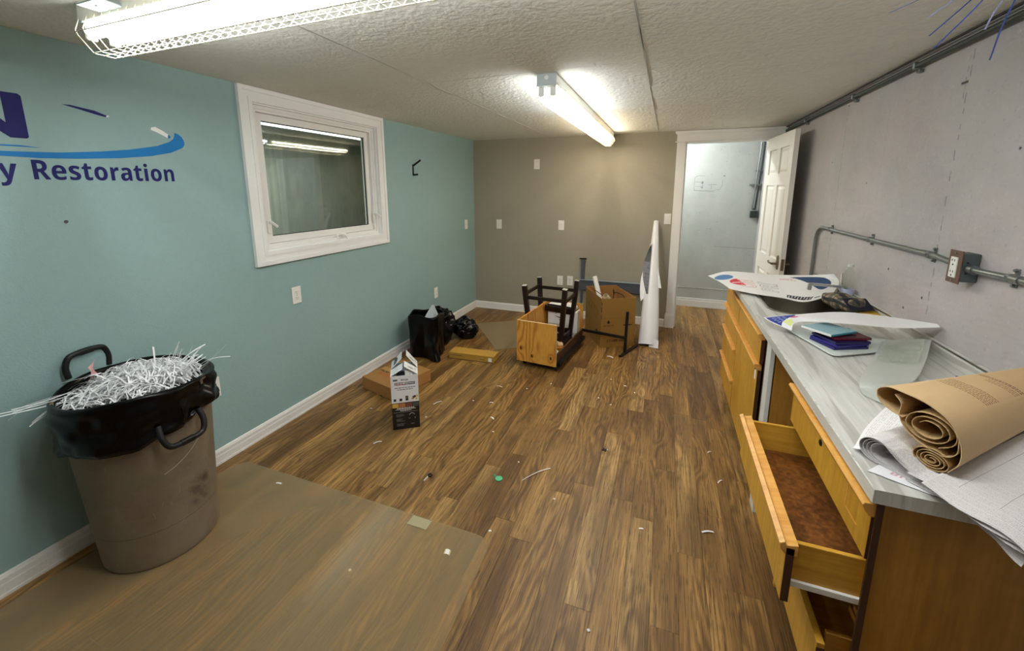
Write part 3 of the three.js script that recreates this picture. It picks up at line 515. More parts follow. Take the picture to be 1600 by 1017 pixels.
{
  const t = thing('conduit', 'dark steel pipe along the ceiling edge of the concrete wall', 'conduit'), x = W - 0.026, y = 2.128;
  part('pipe', [tube([V(x, y, 0.04), V(x, y + 0.001, 1.5), V(x, y, 3), V(x, y, 5.4)], 0.0115, 60, 12)], M.darkPipe, t);
  part('cable', tube([V(x - 0.004, H - 0.008, 0.04), V(x - 0.003, H - 0.007, 2), V(x - 0.004, H - 0.009, 3.4), V(x - 0.02, H - 0.004, 4.4), V(x - 0.02, H - 0.004, 5.4)], 0.005, 60, 8), M.black, t);
  for (const z of [0.65, 1.62, 2.32, 3.02, 4.1]) part('clip', [bx(0.034, 0.034, 0.014, x, y, z, 0.012), bx(0.02, 0.018, 0.014, W - 0.011, y - 0.024, z, 0.003), rod(V(W - 0.012, y - 0.026, z), V(W - 0.026, y - 0.026, z), 0.006)], M.galv, t);
}
{                                                             // passage fittings
  const t = thing('conduit', 'thin conduits dropping to a junction box on the passage wall', 'conduit', [0, 0, ZP]);
  part('pipe', tube([V(3.405, 2.395, 0.03), V(3.40, 1.9, 0.03), V(3.385, 1.6, 0.03), V(3.37, 1.31, 0.03)], 0.011, 30, 8), M.darkPipe, t);
  part('pipe', tube([V(3.375, 2.395, 0.035), V(3.368, 2.0, 0.035), V(3.350, 1.6, 0.035), V(3.335, 1.32, 0.035)], 0.009, 30, 8), M.galv, t);
  part('junction_box', [bx(0.08, 0.085, 0.05, 3.36, 1.255, 0.025, 0.006), rod(V(3.36, 1.31, 0.03), V(3.36, 1.33, 0.03), 0.02)], M.darkPipe, t);
  part('support_strut', [bx(0.13, 0.022, 0.03, 3.352, 1.615, 0.025, 0.002), bx(0.08, 0.012, 0.03, 3.375, 1.785, 0.025, 0.002)], M.galv, t);
}

// ================================================================ COUNTER AND CABINETS
const CF = 2.825, FX = 2.832, CT = 0.91;                     // counter front edge, cabinet faces, counter top
{
  const c = thing('countertop', 'grey streaked laminate countertop with a sink cut-out and low backsplash', 'countertop', [0, 0, 0]);
  const outer = [[CF + 0.004, 1.30], [W - 0.002, 1.30], [W - 0.002, 3.838], [CF + 0.004, 3.838]];
  const sx0 = 2.925, sx1 = 3.315, sz0 = 1.80, sz1 = 2.365, rad = 0.11, hole = [];
  for (const [cx, cz, a0] of [[sx1 - rad, sz1 - rad, 0], [sx0 + rad, sz1 - rad, 90], [sx0 + rad, sz0 + rad, 180], [sx1 - rad, sz0 + rad, 270]]) for (let i = 0; i <= 6; i++) { const a = (a0 + i * 15) * Math.PI / 180; hole.push([cx + rad * Math.cos(a), cz + rad * Math.sin(a)]); }
  const g = holed(outer, [hole], 0.034).rotateX(Math.PI / 2).translate(0, CT, 0);
  part('top', metric(g, 1), M.laminate, c);
  part('front_edge', b2(CF, CF + 0.006, CT - 0.036, CT, 1.30, 3.838, 0.002, 0), M.laminate, c);
  part('backsplash', b2(W - 0.022, W - 0.002, CT, CT + 0.052, 1.30, 3.838, 0.002), M.laminate, c);
  part('metal_strip', b2(W - 0.0235, W - 0.0215, CT + 0.046, CT + 0.0535, 1.30, 3.838, 0.0005), M.steel, c);
  const s = thing('sink', 'stainless steel sink bowl set in the far end of the counter', 'sink');
  const ring = (grow, y) => { const o = []; for (const [cx, cz, a0] of [[sx1 - rad, sz1 - rad, 0], [sx0 + rad, sz1 - rad, 90], [sx0 + rad, sz0 + rad, 180], [sx1 - rad, sz0 + rad, 270]]) for (let i = 0; i <= 6; i++) { const a = (a0 + i * 15) * Math.PI / 180; o.push(V(cx + (rad + grow) * Math.cos(a), y, cz + (rad + grow) * Math.sin(a))); } o.push(o[0].clone()); return o; };
  const prof = [[0.020, CT + 0.001], [0.014, CT + 0.004], [0.004, CT + 0.003], [-0.004, CT - 0.006], [-0.010, CT - 0.05], [-0.016, CT - 0.14], [-0.032, CT - 0.165], [-0.075, CT - 0.172]].map(([gr, y]) => ring(gr, y));
  prof.push(prof[7].map(() => V((sx0 + sx1) / 2, CT - 0.176, (sz0 + sz1) / 2)));
  part('bowl', grid((u, v) => { const a = v * (prof.length - 1), k = Math.min(prof.length - 2, Math.floor(a)), b = u * 28, i = Math.min(27, Math.floor(b)); return prof[k][i].clone().lerp(prof[k][i + 1], b - i).lerp(prof[k + 1][i].clone().lerp(prof[k + 1][i + 1], b - i), a - k); }, 56, 16), M.steel, s);
  part('drain', [new THREE.TorusGeometry(0.03, 0.005, 8, 24).rotateX(Math.PI / 2).translate((sx0 + sx1) / 2, CT - 0.174, (sz0 + sz1) / 2), rod(V((sx0 + sx1) / 2, CT - 0.178, (sz0 + sz1) / 2), V((sx0 + sx1) / 2, CT - 0.173, (sz0 + sz1) / 2), 0.026, 20)], M.chrome, s);
  const f = thing('faucet', 'chrome faucet lying its flat spout over the sink', 'faucet', [3.352, CT, 1.96]);
  part('base', [new THREE.LatheGeometry([[0, 0], [0.03, 0], [0.03, 0.008], [0.018, 0.02], [0.016, 0.09], [0, 0.095]].map((q) => new THREE.Vector2(...q)), 20)], M.chrome, f);
  part('spout', [bar(V(0, 0.085, 0), V(-0.20, 0.118, 0.14), 0.022, 0.014, 0.004, V(0, 1, 0)), bar(V(-0.198, 0.124, 0.138), V(-0.20, 0.082, 0.14), 0.02, 0.022, 0.004)], M.chrome, f);
  part('lever', bar(V(0, 0.10, 0), V(0.012, 0.16, -0.05), 0.012, 0.008, 0.003), M.chrome, f);
}
const hardMottle = dataTex(512, 512, (u, v) => mix([84, 46, 14], [158, 98, 38], clamp(fbm(u, v, 5, 5, 4, 171) * 0.9 + (fbm(u, v, 60, 60, 2, 177) - 0.5) * 0.9)), true, 1.6, 1.6);
// a front with its finger-pull lip along the top edge; faces -x
function front(parent, name, z0, z1, y0, y1, mat = M.maple, lip = true, x = FX) {
  const p = part(name, [b2(x, x + 0.018, y0, y1 - (lip ? 0.012 : 0), z0, z1, 0.0015, 1)], mat, parent);
  for (const z of [z1, z0]) part('edge_band', b2(x + 0.0005, x + 0.018, y0 + 0.001, y1 - 0.014, z - 0.0008, z + 0.0008, 0), M.edgeBrown, p);
  if (lip) part('finger_pull', (() => { const s = poly([[0.016, -0.024], [-0.002, -0.024], [-0.012, -0.012], [-0.018, 0.002], [-0.014, 0.007], [0.016, 0.007]], z1 - z0, 0.0012).translate(x, y1 - 0.007, z0); return metric(s, 0); })(), M.lip, p);
  return p;
}
{
  const c = thing('sink_cabinet', 'yellow wooden sink cabinet with drawers, at the far end of the counter', 'cabinet');
  const z0 = 1.372, z1 = 2.712;
  part('side_panel', b2(2.855, 3.40, 0.0, 0.873, z1 - 0.018, z1, 0.001, 1), M.mapleSide, c);
  part('side_panel', b2(2.855, 3.40, 0.0, 0.873, z0, z0 + 0.018, 0.001, 1), M.maple, c);
  part('bottom_panel', b2(2.855, 3.40, 0.10, 0.118, z0 + 0.018, z1 - 0.018, 0.001), M.mapleSide, c);
  part('back_panel', b2(3.392, 3.40, 0.1, 0.87, z0 + 0.018, z1 - 0.018, 0), M.mapleSide, c);
  part('toe_board', b2(2.90, 2.915, 0, 0.10, z0, z1, 0.001), M.edgeBrown, c);
  part('face_frame', [b2(2.853, 2.872, 0.10, 0.873, z0, z0 + 0.03, 0.001), b2(2.853, 2.872, 0.10, 0.873, 1.945, 1.985, 0.001), b2(2.853, 2.872, 0.10, 0.873, z1 - 0.075, z1, 0.001), b2(2.853, 2.872, 0.845, 0.873, z0, z1, 0.001)], M.edgeBrown, c);
  const rows = [[0.705, 0.862], [0.532, 0.695], [0.312, 0.522], [0.105, 0.302]];
  rows.forEach(([a, b], i) => front(c, 'drawer_front', z0 + 0.004, 1.958, a, b, M.maple, true));
  front(c, 'false_front', 1.964, 2.628, 0.705, 0.862);
  const d = front(c, 'door', 1.964, 2.612, 0.105, 0.695);
  part('sticker', b2(FX - 0.0008, FX, 0.60, 0.655, 2.555, 2.585, 0), M.white, d, 'torn white sticker');
  part('lock', rod(V(FX + 0.001, 0.655, 2.565), V(FX - 0.003, 0.655, 2.565), 0.007, 12), M.black, d);
  part('filler_strip', b2(2.838, 2.856, 0.0, 0.873, 2.722, 2.800, 0.001), M.melamine, c, 'white unfinished filler strip');
  part('gap_panel', b2(2.862, 3.40, 0.0, 0.873, 2.782, 2.800, 0.001, 1), M.mapleSide, c, 'brown wooden side of the knee space');
}
{
  const c = thing('drawer_cabinet', 'yellow wooden drawer cabinet at the near end, second drawer pulled open', 'cabinet');
  const z0 = 3.196, z1 = 3.830;
  part('side_panel', b2(2.852, 3.405, 0.0, 0.873, z1 - 0.018, z1, 0.001, 1), M.mapleSide, c);
  part('side_panel', b2(2.852, 3.405, 0.0, 0.873, z0, z0 + 0.018, 0.001, 1), M.melamine, c);
  part('bottom_panel', b2(2.855, 3.40, 0.10, 0.118, z0 + 0.018, z1 - 0.018, 0.001), M.mapleSide, c);
  part('back_panel', b2(3.392, 3.40, 0.1, 0.87, z0 + 0.018, z1 - 0.018, 0), M.mapleSide, c);
  part('edge_strip', [b2(2.846, 2.853, 0.0, 0.873, z1 - 0.020, z1 + 0.001, 0.001), b2(2.846, 2.853, 0, 0.873, z0, z0 + 0.02, 0.001)], M.maple, c);
  part('corner_strip', b2(2.838, 2.852, 0.0, 0.873, z1 - 0.004, z1 + 0.003, 0.001), M.edgeBrown, c);
  part('toe_board', b2(2.90, 2.915, 0, 0.10, z0, z1, 0.001), M.edgeBrown, c);
  // closed top drawer
  const d1 = front(c, 'drawer_front', z0 + 0.004, z1 - 0.002, 0.722, 0.866);
  part('keyhole', [rod(V(FX + 0.001, 0.815, 3.50), V(FX - 0.002, 0.815, 3.50), 0.010, 16), rod(V(FX - 0.001, 0.815, 3.50), V(FX - 0.004, 0.815, 3.50), 0.006, 12)], M.black, d1);
  part('label_outline', [b2(FX - 0.0008, FX + 0.0002, 0.765, 0.830, 3.700, 3.706, 0), b2(FX - 0.0008, FX + 0.0002, 0.760, 0.766, 3.700, 3.775, 0)], M.lip, d1, 'pale remains of a peeled label');
  // pulled-out drawer
  const dx = -0.152;
  const d2 = part('drawer', [b2(FX + dx + 0.018, FX + dx + 0.50, 0.592, 0.600, z0 + 0.03, z1 - 0.03, 0)], std({ map: hardMottle, roughness: 0.5 }), c, 'open drawer with a dark brown hardboard bottom');
  for (const z of [z0 + 0.020, z1 - 0.032]) part('drawer_side', b2(FX + dx + 0.018, FX + dx + 0.50, 0.590, 0.704, z, z + 0.012, 0.002, 0), M.maple, d2);
  part('drawer_back', b2(FX + dx + 0.488, FX + dx + 0.50, 0.590, 0.700, z0 + 0.032, z1 - 0.032, 0.001), M.maple, d2);
  part('drawer_face', [b2(FX + dx, FX + dx + 0.018, 0.545, 0.700, z0 + 0.004, z1 - 0.002, 0.0015, 1)], M.maple, d2);
  part('finger_pull', [metric(poly([[0.024, -0.020], [-0.002, -0.020], [-0.012, -0.008], [-0.014, 0.006], [-0.004, 0.011], [0.0, 0.004], [0.006, 0.004], [0.024, 0.008]], z1 - z0 - 0.006, 0.0012).translate(FX + dx, 0.702, z0 + 0.004))], M.lip, d2);
  part('end_band', b2(FX + dx + 0.0005, FX + dx + 0.018, 0.546, 0.70, z1 - 0.0025, z1 - 0.0008, 0), M.edgeBrown, d2);
  for (const z of [z0 + 0.013, z1 - 0.0215]) part('slide_rail', [b2(FX + dx + 0.02, FX + dx + 0.42, 0.583, 0.600, z, z + 0.009, 0.002)], M.vinyl, d2);
  part('roller', rod(V(FX + dx + 0.026, 0.575, z0 + 0.006), V(FX + dx + 0.026, 0.575, z0 + 0.016), 0.011, 14), M.vinyl, d2);
  part('cabinet_rail', [b2(2.853, 2.90, 0.530, 0.545, z1 - 0.055, z1 - 0.02, 0.001), b2(2.853, 2.885, 0.505, 0.522, z1 - 0.075, z1 - 0.02, 0.001)], M.lip, c);
  // third and fourth drawers, third slightly open
  const d3 = front(c, 'drawer_front', z0 + 0.004, z1 - 0.002, 0.30, 0.455, M.maple, false, FX - 0.062);
  part('inner_side', b2(FX - 0.037, FX + 0.3, 0.33, 0.47, z1 - 0.034, z1 - 0.022, 0.001, 0), M.mapleSide, d3);
  part('inner_side', b2(FX - 0.037, FX + 0.3, 0.33, 0.47, z0 + 0.022, z0 + 0.034, 0.001, 0), M.mapleSide, d3);
  part('inner_bottom', b2(FX - 0.037, FX + 0.3, 0.404, 0.412, z0 + 0.03, z1 - 0.03, 0.001, 0), M.maple, d3);
  front(c, 'drawer_front', z0 + 0.004, z1 - 0.002, 0.108, 0.308);
}

// ================================================================ THINGS ON THE COUNTER
const PT = (w, h, draw) => std({ map: canvasTex(w, h, draw), roughness: 0.55, side: THREE.FrontSide });
{                                                             // vinyl sign sheet curling over the sink
  const mat = PT(1024, 768, (g, w, h) => {                   // u: from the front edge to the wall, v: far to near
    g.fillStyle = '#eceae8'; g.fillRect(0, 0, w, h);
    g.fillStyle = '#5b82b4'; g.beginPath(); g.arc(110, 560, 105, 0, 7); g.fill();
    g.fillStyle = '#d83848'; g.beginPath(); g.arc(215, 330, 112, Math.PI * 0.5, Math.PI * 1.6); g.lineTo(230, 330); g.fill(); g.fillStyle = '#eceae8'; g.fillRect(120, 300, 180, 22);
    const t = (s, x, y, px, c, lw) => { g.save(); g.translate(x, y); g.rotate(Math.PI / 2); g.scale(1, -1); g.font = 'bold ' + px + 'px sans-serif'; g.strokeStyle = c; g.lineWidth = lw; g.strokeText(s, 0, 0); g.restore(); };
    t('ON', 330, 160, 170, '#dda79e', 7); t('PRI', 490, 130, 170, '#b9bcbc', 8); t('A', 640, 560, 130, '#d9a0a0', 7);
    g.fillStyle = '#24456f'; g.beginPath(); g.moveTo(620, 690); g.bezierCurveTo(720, 600, 720, 330, 830, 280); g.bezierCurveTo(930, 250, 960, 480, 900, 640); g.bezierCurveTo(840, 720, 720, 700, 620, 690); g.fill();
    g.fillStyle = '#2b2f33'; g.fillRect(560, 40, 250, 74); g.fillStyle = '#e4e4e4'; for (let i = 0; i < 8; i++) g.fillRect(575 + i * 30, 40 + (i % 3) * 14, 8, 60); g.fillStyle = '#777'; g.fillRect(830, 60, 60, 30);
  });
  const G = [[[2.650, 0.966, 1.734], [2.80, 0.985, 1.614], [3.079, 0.965, 1.53], [3.26, 1.0, 1.664], [3.354, 1.045, 1.816]], [[2.719, 0.947, 1.831], [2.866, 0.955, 1.76], [3.076, 0.945, 1.80], [3.245, 0.975, 1.90], [3.375, 1.0, 1.85]], [[2.766, 0.932, 1.962], [2.881, 0.927, 2.022], [3.029, 0.927, 2.082], [3.128, 0.93, 2.15], [3.275, 0.965, 2.074]]];
  const s = single('vinyl_sign', sheet((u, v) => bez(G, u, v), 28, 16, 0.0012), mat, 'curled white vinyl sign sheet with red and blue print lying over the sink', 'sign');
}
{                                                             // plaid cloth pouch
  const mat = PT(512, 256, (g, w, h) => {
    g.fillStyle = '#8d7a60'; g.fillRect(0, 0, w, h);
    for (let i = 0; i < 5; i++) { const x = i * 104; g.fillStyle = 'rgba(22,20,22,0.88)'; g.fillRect(x, 0, 30, h); g.fillStyle = 'rgba(30,28,26,0.8)'; g.fillRect(x + 62, 0, 7, h); g.fillStyle = 'rgba(170,140,110,0.35)'; g.fillRect(x + 40, 0, 12, h); }
    for (let i = 0; i < 4; i++) { const y = i * 70; g.fillStyle = 'rgba(40,46,44,0.6)'; g.fillRect(0, y, w, 24); g.fillStyle = 'rgba(24,22,22,0.75)'; g.fillRect(0, y + 44, w, 6); }
    for (let i = 0; i < 6000; i++) { g.fillStyle = rnd() < 0.5 ? 'rgba(0,0,0,0.07)' : 'rgba(255,240,220,0.06)'; g.fillRect(rr(0, w), rr(0, h), 3, 1); }
  });
  const p = thing('cloth_pouch', 'plaid brown and black cloth pouch lying beside the faucet', 'pouch', [3.283, 0.962, 2.215], -1.27);
  p.rotation.z = 0;
  part('body', grid((u, v) => { const a = u * Math.PI * 2, k = v * 2 - 1, e = Math.pow(Math.max(0, 1 - Math.pow(Math.abs(k), 5)), 0.5), c = Math.cos(a), s = Math.sin(a); const w = 0.062 * e * Math.sign(c) * Math.pow(Math.abs(c), 0.7), h = 0.038 * e * Math.sign(s) * Math.pow(Math.abs(s), 0.7); return V(k * 0.125, h + 0.005 * Math.sin(k * 6 + a * 2), w + 0.004 * Math.sin(k * 9)); }, 36, 24, true), mat, p);
  part('flap', sheet((u, v) => V(0.07 + v * 0.07, 0.038 - v * 0.045, (u - 0.5) * 0.12), 6, 6, 0.002), std({ color: '#14182c', roughness: 0.8 }), p, 'dark navy end flap');
  part('tag', bx(0.002, 0.022, 0.026, -0.127, 0.004, 0.01, 0), std({ color: '#c8cdb4', roughness: 0.7 }), p);
  const b = thing('plastic_bottle', 'small clear plastic bottle standing by the wall behind the sink', 'bottle', [3.375, CT, 1.985]);
  const clear = phy({ color: '#f3f6f0', transmission: 1, thickness: 0, roughness: 0.08, ior: 1.45 });
  part('body', new THREE.LatheGeometry([[0, 0.0], [0.028, 0.002], [0.031, 0.012], [0.031, 0.09], [0.029, 0.10], [0.031, 0.112], [0.030, 0.155], [0.022, 0.185], [0.013, 0.2], [0.012, 0.214]].map((q) => new THREE.Vector2(...q)), 24), clear, b);
  part('label', new THREE.CylinderGeometry(0.0316, 0.0316, 0.045, 24, 1, true).translate(0, 0.06, 0), std({ color: '#c9c8e6', roughness: 0.5, side: THREE.DoubleSide }), b);
  part('cap', rod(V(0, 0.212, 0), V(0, 0.226, 0), 0.014, 18), std({ color: '#d9dccf', roughness: 0.4 }), b);
  const g2 = thing('plastic_wrap', 'crumpled clear plastic wrap lying beside the faucet', 'plastic', [3.36, 0.945, 2.13]);
  part('crumple', grid((u, v) => { const a = u * 6.2832, t = v * Math.PI, r = 0.035 * (0.75 + 0.5 * vn(u * 9, v * 6, 9, 7, 71)); return V(r * Math.sin(t) * Math.cos(a), r * Math.cos(t) * 1.0, r * 1.5 * Math.sin(t) * Math.sin(a)); }, 26, 14, true), clear, g2);
  const sp = thing('yellow_sponge', 'flat yellow sponge on the counter near the wall', 'sponge', [3.36, CT, 2.33], -0.1);
  part('foam', bx(0.075, 0.026, 0.14, 0, 0.013, 0, 0.006), std({ color: '#d8a63a', roughness: 0.95 }), sp);
  part('scour_pad', bx(0.075, 0.006, 0.14, 0, 0.029, 0, 0.002), std({ color: '#e0b03c', roughness: 1 }), sp);
}
{                                                             // translucent sheet with the cases, and the folded poster over them
  const frost = phy({ color: '#eceee9', transmission: 0.66, thickness: 0, roughness: 0.42, ior: 1.45 });
  const q = [[2.905, 2.66], [3.005, 3.0], [3.335, 2.80], [3.215, 2.56]];
  single('plastic_sheet', (() => { const s = new THREE.Shape(); const r = 0.035, n = q.length; q.forEach(([x, z], i) => { const [px, pz] = q[(i + n - 1) % n], [nx, nz] = q[(i + 1) % n], da = Math.hypot(px - x, pz - z), db = Math.hypot(nx - x, nz - z), a = [x + (px - x) * r / da, z + (pz - z) * r / da], b = [x + (nx - x) * r / db, z + (nz - z) * r / db]; i ? s.lineTo(...a) : s.moveTo(...a); s.quadraticCurveTo(x, z, ...b); }); return new THREE.ExtrudeGeometry(s, { depth: 0.004, bevelEnabled: true, bevelSize: 0.001, bevelThickness: 0.001, bevelSegments: 1 }).rotateX(Math.PI / 2).translate(0, 0.922, 0); })(), std({ color: '#d3dad2', roughness: 0.3 }), 'pale translucent plastic sheet lying under the stacked plastic cases', 'sheet');
  const legs = thing('foam_block', 'dark foam block propping the pale plastic sheet', 'block', [3.10, CT, 2.76]); part('pad', bx(0.16, 0.0065, 0.1, 0, 0.0033, 0, 0.002), M.black, legs); part('top_layer', bx(0.15, 0.001, 0.09, 0, 0.007, 0, 0), M.plateDark, legs);
  const cases = [['#1d1a66', 3.066, 2.850, 0.43, 0.33, 'lowest dark blue plastic case in the stack on the counter'], ['#232083', 3.068, 2.846, 0.50, 0.33, 'second lowest dark blue plastic case in the stack on the counter'], ['#1b1a5c', 3.074, 2.842, 0.40, 0.33, 'third dark blue plastic case, just below the red one'], ['#6e1426', 3.085, 2.815, 0.34, 0.2, 'dark red plastic case below the teal one on the counter'], ['#2b8fa8', 3.038, 2.812, 0.66, 0.3, 'teal clear-lidded plastic case on top of the stack']];
  cases.forEach(([c, x, z, t, w2, label], i) => {
    const k = thing('plastic_case', label, 'case', [x, 0.9235 + i * 0.0102 + (i === 4 ? 0.004 : 0), z], t, null);
    part('tray', bx(0.150, 0.0065, 0.128, 0, 0.0033, 0, 0.0012), std({ color: c, roughness: 0.3 }), k);
    part('lid', bx(0.150, 0.003, 0.128, 0, 0.0083, 0, 0.001), phy({ color: i === 4 ? '#bfe6ee' : c, transmission: 0.5, thickness: 0, roughness: 0.12 }), k);
    part('spine', bx(0.006, 0.0094, 0.128, -0.073, 0.0049, 0, 0.001), i === 4 ? M.paper : std({ color: c, roughness: 0.3 }), k);
  });
  const mat = PT(1024, 384, (g, w, h) => {                   // u: front tip to wall tip, v: far edge to near edge
    g.fillStyle = '#ecebea'; g.fillRect(0, 0, w, h);
    const gr = g.createLinearGradient(0, 0, 170, 0); g.fillStyle = '#dfe39a'; g.fillRect(90, 20, 110, 150);
    g.fillStyle = '#d04a6a'; g.beginPath(); g.arc(226, 232, 34, 0, 7); g.fill();
    g.fillStyle = '#24388e'; g.beginPath(); g.moveTo(10, 90); g.lineTo(150, 180); g.lineTo(240, 290); g.lineTo(250, 368); g.lineTo(12, 362); g.closePath(); g.fill();
    g.fillStyle = '#c9d4ee'; for (let i = 0; i < 6; i++) for (let k = 0; k < 3; k++) g.fillRect(46 + k * 44 + (i % 2) * 8, 150 + i * 32, rr(14, 34), 9);
  });
  const G = [[[2.823, 0.955, 2.656], [2.953, 0.985, 2.660], [3.143, 1.0, 2.60], [3.30, 1.003, 2.62], [3.405, 1.030, 2.783]], [[2.847, 0.950, 2.705], [2.950, 0.987, 2.715], [3.113, 1.002, 2.73], [3.28, 1.004, 2.73], [3.404, 1.029, 2.80]], [[2.915, 0.936, 2.765], [2.944, 0.970, 2.735], [3.075, 0.998, 2.79], [3.27, 1.0, 2.79], [3.403, 1.024, 2.81]]];
  single('poster', sheet((u, v) => bez(G, u, v), 36, 14, 0.0012), mat, 'folded white poster with blue print arching over the plastic cases', 'poster');
  const ac = thing('acrylic_sheet', 'bent translucent acrylic sheet leaning from the counter onto the backsplash', 'sheet');
  const A = [[[3.255, 0.922, 2.745], [3.320, 0.935, 2.74], [3.390, 0.965, 2.80]], [[3.135, 0.922, 2.985], [3.20, 0.930, 3.00], [3.275, 0.945, 3.02]], [[3.035, 0.930, 3.18], [3.09, 0.945, 3.21], [3.16, 0.950, 3.22]], [[2.985, 0.935, 3.29], [3.02, 0.952, 3.33], [3.066, 0.948, 3.33]], [[2.985, 0.914, 3.325], [3.01, 0.916, 3.375], [3.052, 0.914, 3.385]]];
  part('sheet', sheet((u, v) => bez(A, u, v), 12, 30, 0.004), frost, ac);
  part('plastic_film', sheet((u, v) => { const p = bez(A, 0.1 + 0.8 * u, 0.02 + 0.28 * v); p.y += 0.006 + 0.010 * vn(u * 7, v * 7, 9, 9, 77); return p; }, 16, 12, 0.0006), phy({ color: '#f4f7f2', transmission: 0.9, thickness: 0, roughness: 0.18 }), ac);
}
// rolled papers at the near end of the counter: profiles in (across, up) swept along the roll's axis
const RA = V(0.735, 0, -0.678), RX = V(-0.678, 0, -0.735);   // axis away from the viewer; across, to its left
function swept(prof, len, org, th, nu = 60, skew = 0, taper = 0, drop = 0, scale = 1) {
  const c = new THREE.CatmullRomCurve3(prof.map(([x, y]) => V(x, y, 0)), false, 'centripetal');
  return sheet((u, v) => { const p = c.getPoint(u); const k = scale * (1 - taper * v); return V(...org).addScaledVector(RX, p.x * k).addScaledVector(RA, v * len + skew * Math.sin(u * 5)).add(V(0, p.y * k - drop * v, 0)); }, nu, 6, th);
}
{
  const kraftPrint = canvasTex(1024, 1024, (g, w, h) => {    // u along the profile, v along the axis
    g.fillStyle = '#cfae80'; g.fillRect(0, 0, w, h); for (let i = 0; i < 9000; i++) { g.fillStyle = rnd() < 0.5 ? 'rgba(150,110,60,0.10)' : 'rgba(235,215,175,0.12)'; g.fillRect(rr(0, w), rr(0, h), rr(2, 9), 1.5); }
    g.fillStyle = 'rgba(116,72,46,0.9)'; for (let r = 0; r < 7; r++) for (let x = 330; x < 590;) { const k = rr(6, 18); g.fillRect(x, 640 + r * 15, k, 6); x += k + 4; }
    for (let r = 0; r < 5; r++) for (let x = 330; x < (r < 2 ? 600 : 500);) { const k = rr(5, 18); g.fillRect(x, 420 + r * 16 + (r > 1 ? 10 : 0), k, r < 2 ? 9 : 5); x += k + 4; }
  });
  const kraft = std({ map: kraftPrint, roughness: 0.7 });
  const t = thing('kraft_paper_roll', 'loosely rolled brown kraft paper lying on top of the newspapers', 'paper roll', [2.935, CT + 0.062, 3.735]);
  const spiral = (r0, r1, turns, a0, cx, cy, sx = 1, sy = 1) => { const o = []; for (let i = 0; i <= turns * 10; i++) { const k = i / (turns * 10), a = a0 + k * turns * Math.PI * 2, r = r0 + (r1 - r0) * k; o.push([cx + r * Math.cos(a) * sx, cy + r * Math.sin(a) * sy]); } return o; };
  part('outer_wrap', swept([[-0.050, -0.020], [-0.062, 0.005], [-0.060, 0.040], [-0.040, 0.078], [-0.005, 0.098], [0.035, 0.104], [0.062, 0.104], [0.078, 0.092], [0.076, 0.074], [0.055, 0.058], [0.030, 0.052]], 0.70, [0, 0, 0], 0.0016, 60, 0, 0.38, 0.012, 1.16), kraft, t);
  part('middle_wrap', swept([[0.048, 0.094], [0.036, 0.080], [0.036, 0.055], [0.022, 0.030], [-0.01, 0.012], [-0.042, 0.008], [-0.056, 0.022], [-0.056, 0.050]], 0.70, [0, 0, 0], 0.0016, 50, 0, 0.38, 0.012, 1.16), kraft, t);
  part('inner_roll', swept(spiral(0.014, 0.036, 2.6, 0.5, -0.012, 0.050, 1.2, 0.95), 0.69, [0, 0, 0], 0.0012, 80, 0, 0.38, 0.012, 1.16), M.kraft, t);
  const s = thing('kraft_paper_roll', 'thin tight kraft roll lying under the bigger kraft roll', 'paper roll', [2.935, CT + 0.062, 3.735]);
  part('roll', swept(spiral(0.004, 0.027, 4.2, 1, -0.024, -0.010, 1.15, 0.85), 0.66, [0, 0, 0], 0.001, 110, 0, 0.38, 0.012, 1.16), M.kraft, s);
  const news = canvasTex(1024, 1024, (g, w, h) => {
    g.fillStyle = '#dcd8d6'; g.fillRect(0, 0, w, h);
    for (let i = 0; i < 24; i++) { const y = i * 44; for (let r = 0; r < 5; r++) { for (let x = 20; x < w - 20;) { const k = rr(4, 20); g.fillStyle = `rgba(96,88,94,${rr(0.15, 0.42)})`; g.fillRect(x, y + r * 8, k, 3); x += k + 5; } } }
    g.strokeStyle = 'rgba(60,54,58,0.7)'; g.lineWidth = 3; for (const x of [200, 540, 800]) { g.beginPath(); g.moveTo(x, 100); g.lineTo(x, 900); g.stroke(); } g.fillStyle = 'rgba(60,60,64,0.5)'; g.fillRect(520, 60, 200, 6);
    g.save(); g.translate(330, 30); g.rotate(0); g.font = 'bold 44px serif'; g.fillStyle = '#b3455e'; g.fillText('& BUILD', -150, 40); g.restore();
  });
  const nm = std({ map: news, roughness: 0.85 });
  const n = thing('newspaper_bundle', 'folded bundle of newspapers hanging over the near counter end', 'newspaper', [2.905, CT + 0.002, 3.775]);
  // outer sheets bend round a wide hollow at the left; inner ones bend back at the right, under the kraft rolls
  const foldL = (r, e) => { const o = [[-0.20, 0.004 + e], [-0.08, 0.003 + e], [0.02, 0.002 + e], [0.050, 0.003 + e]]; for (let i = 0; i <= 8; i++) { const a = -Math.PI / 2 + i / 8 * Math.PI; o.push([0.060 + r * 1.25 * Math.cos(a), 0.032 + r * Math.sin(a)]); } o.push([0.045, 0.030 + r * 0.90], [0.018, 0.020 + r * 0.55], [-0.02, 0.012 + r * 0.3], [-0.09, 0.012 + r * 0.2], [-0.20, 0.014 + r * 0.2]); return o; };
  const foldR = (r, e) => { const o = [[0.03, 0.004 + e], [-0.03, 0.003 + e], [-0.075, 0.003 + e]]; for (let i = 0; i <= 8; i++) { const a = -Math.PI / 2 - i / 8 * Math.PI; o.push([-0.09 + r * 1.9 * Math.cos(a), 0.0155 + r * Math.sin(a)]); } o.push([-0.06, 0.016 + r], [-0.01, 0.016 + r * 0.7], [0.03, 0.017 + r * 0.6]); return o; };
  for (let i = 0; i < 4; i++) part('folded_sheet', swept(foldL(0.030 - i * 0.0022, i * 0.0012), 0.60 - i * 0.01, [i * 0.004, 0, i * 0.003], 0.0007, 56, 0.003, 0.2, 0), nm, n);
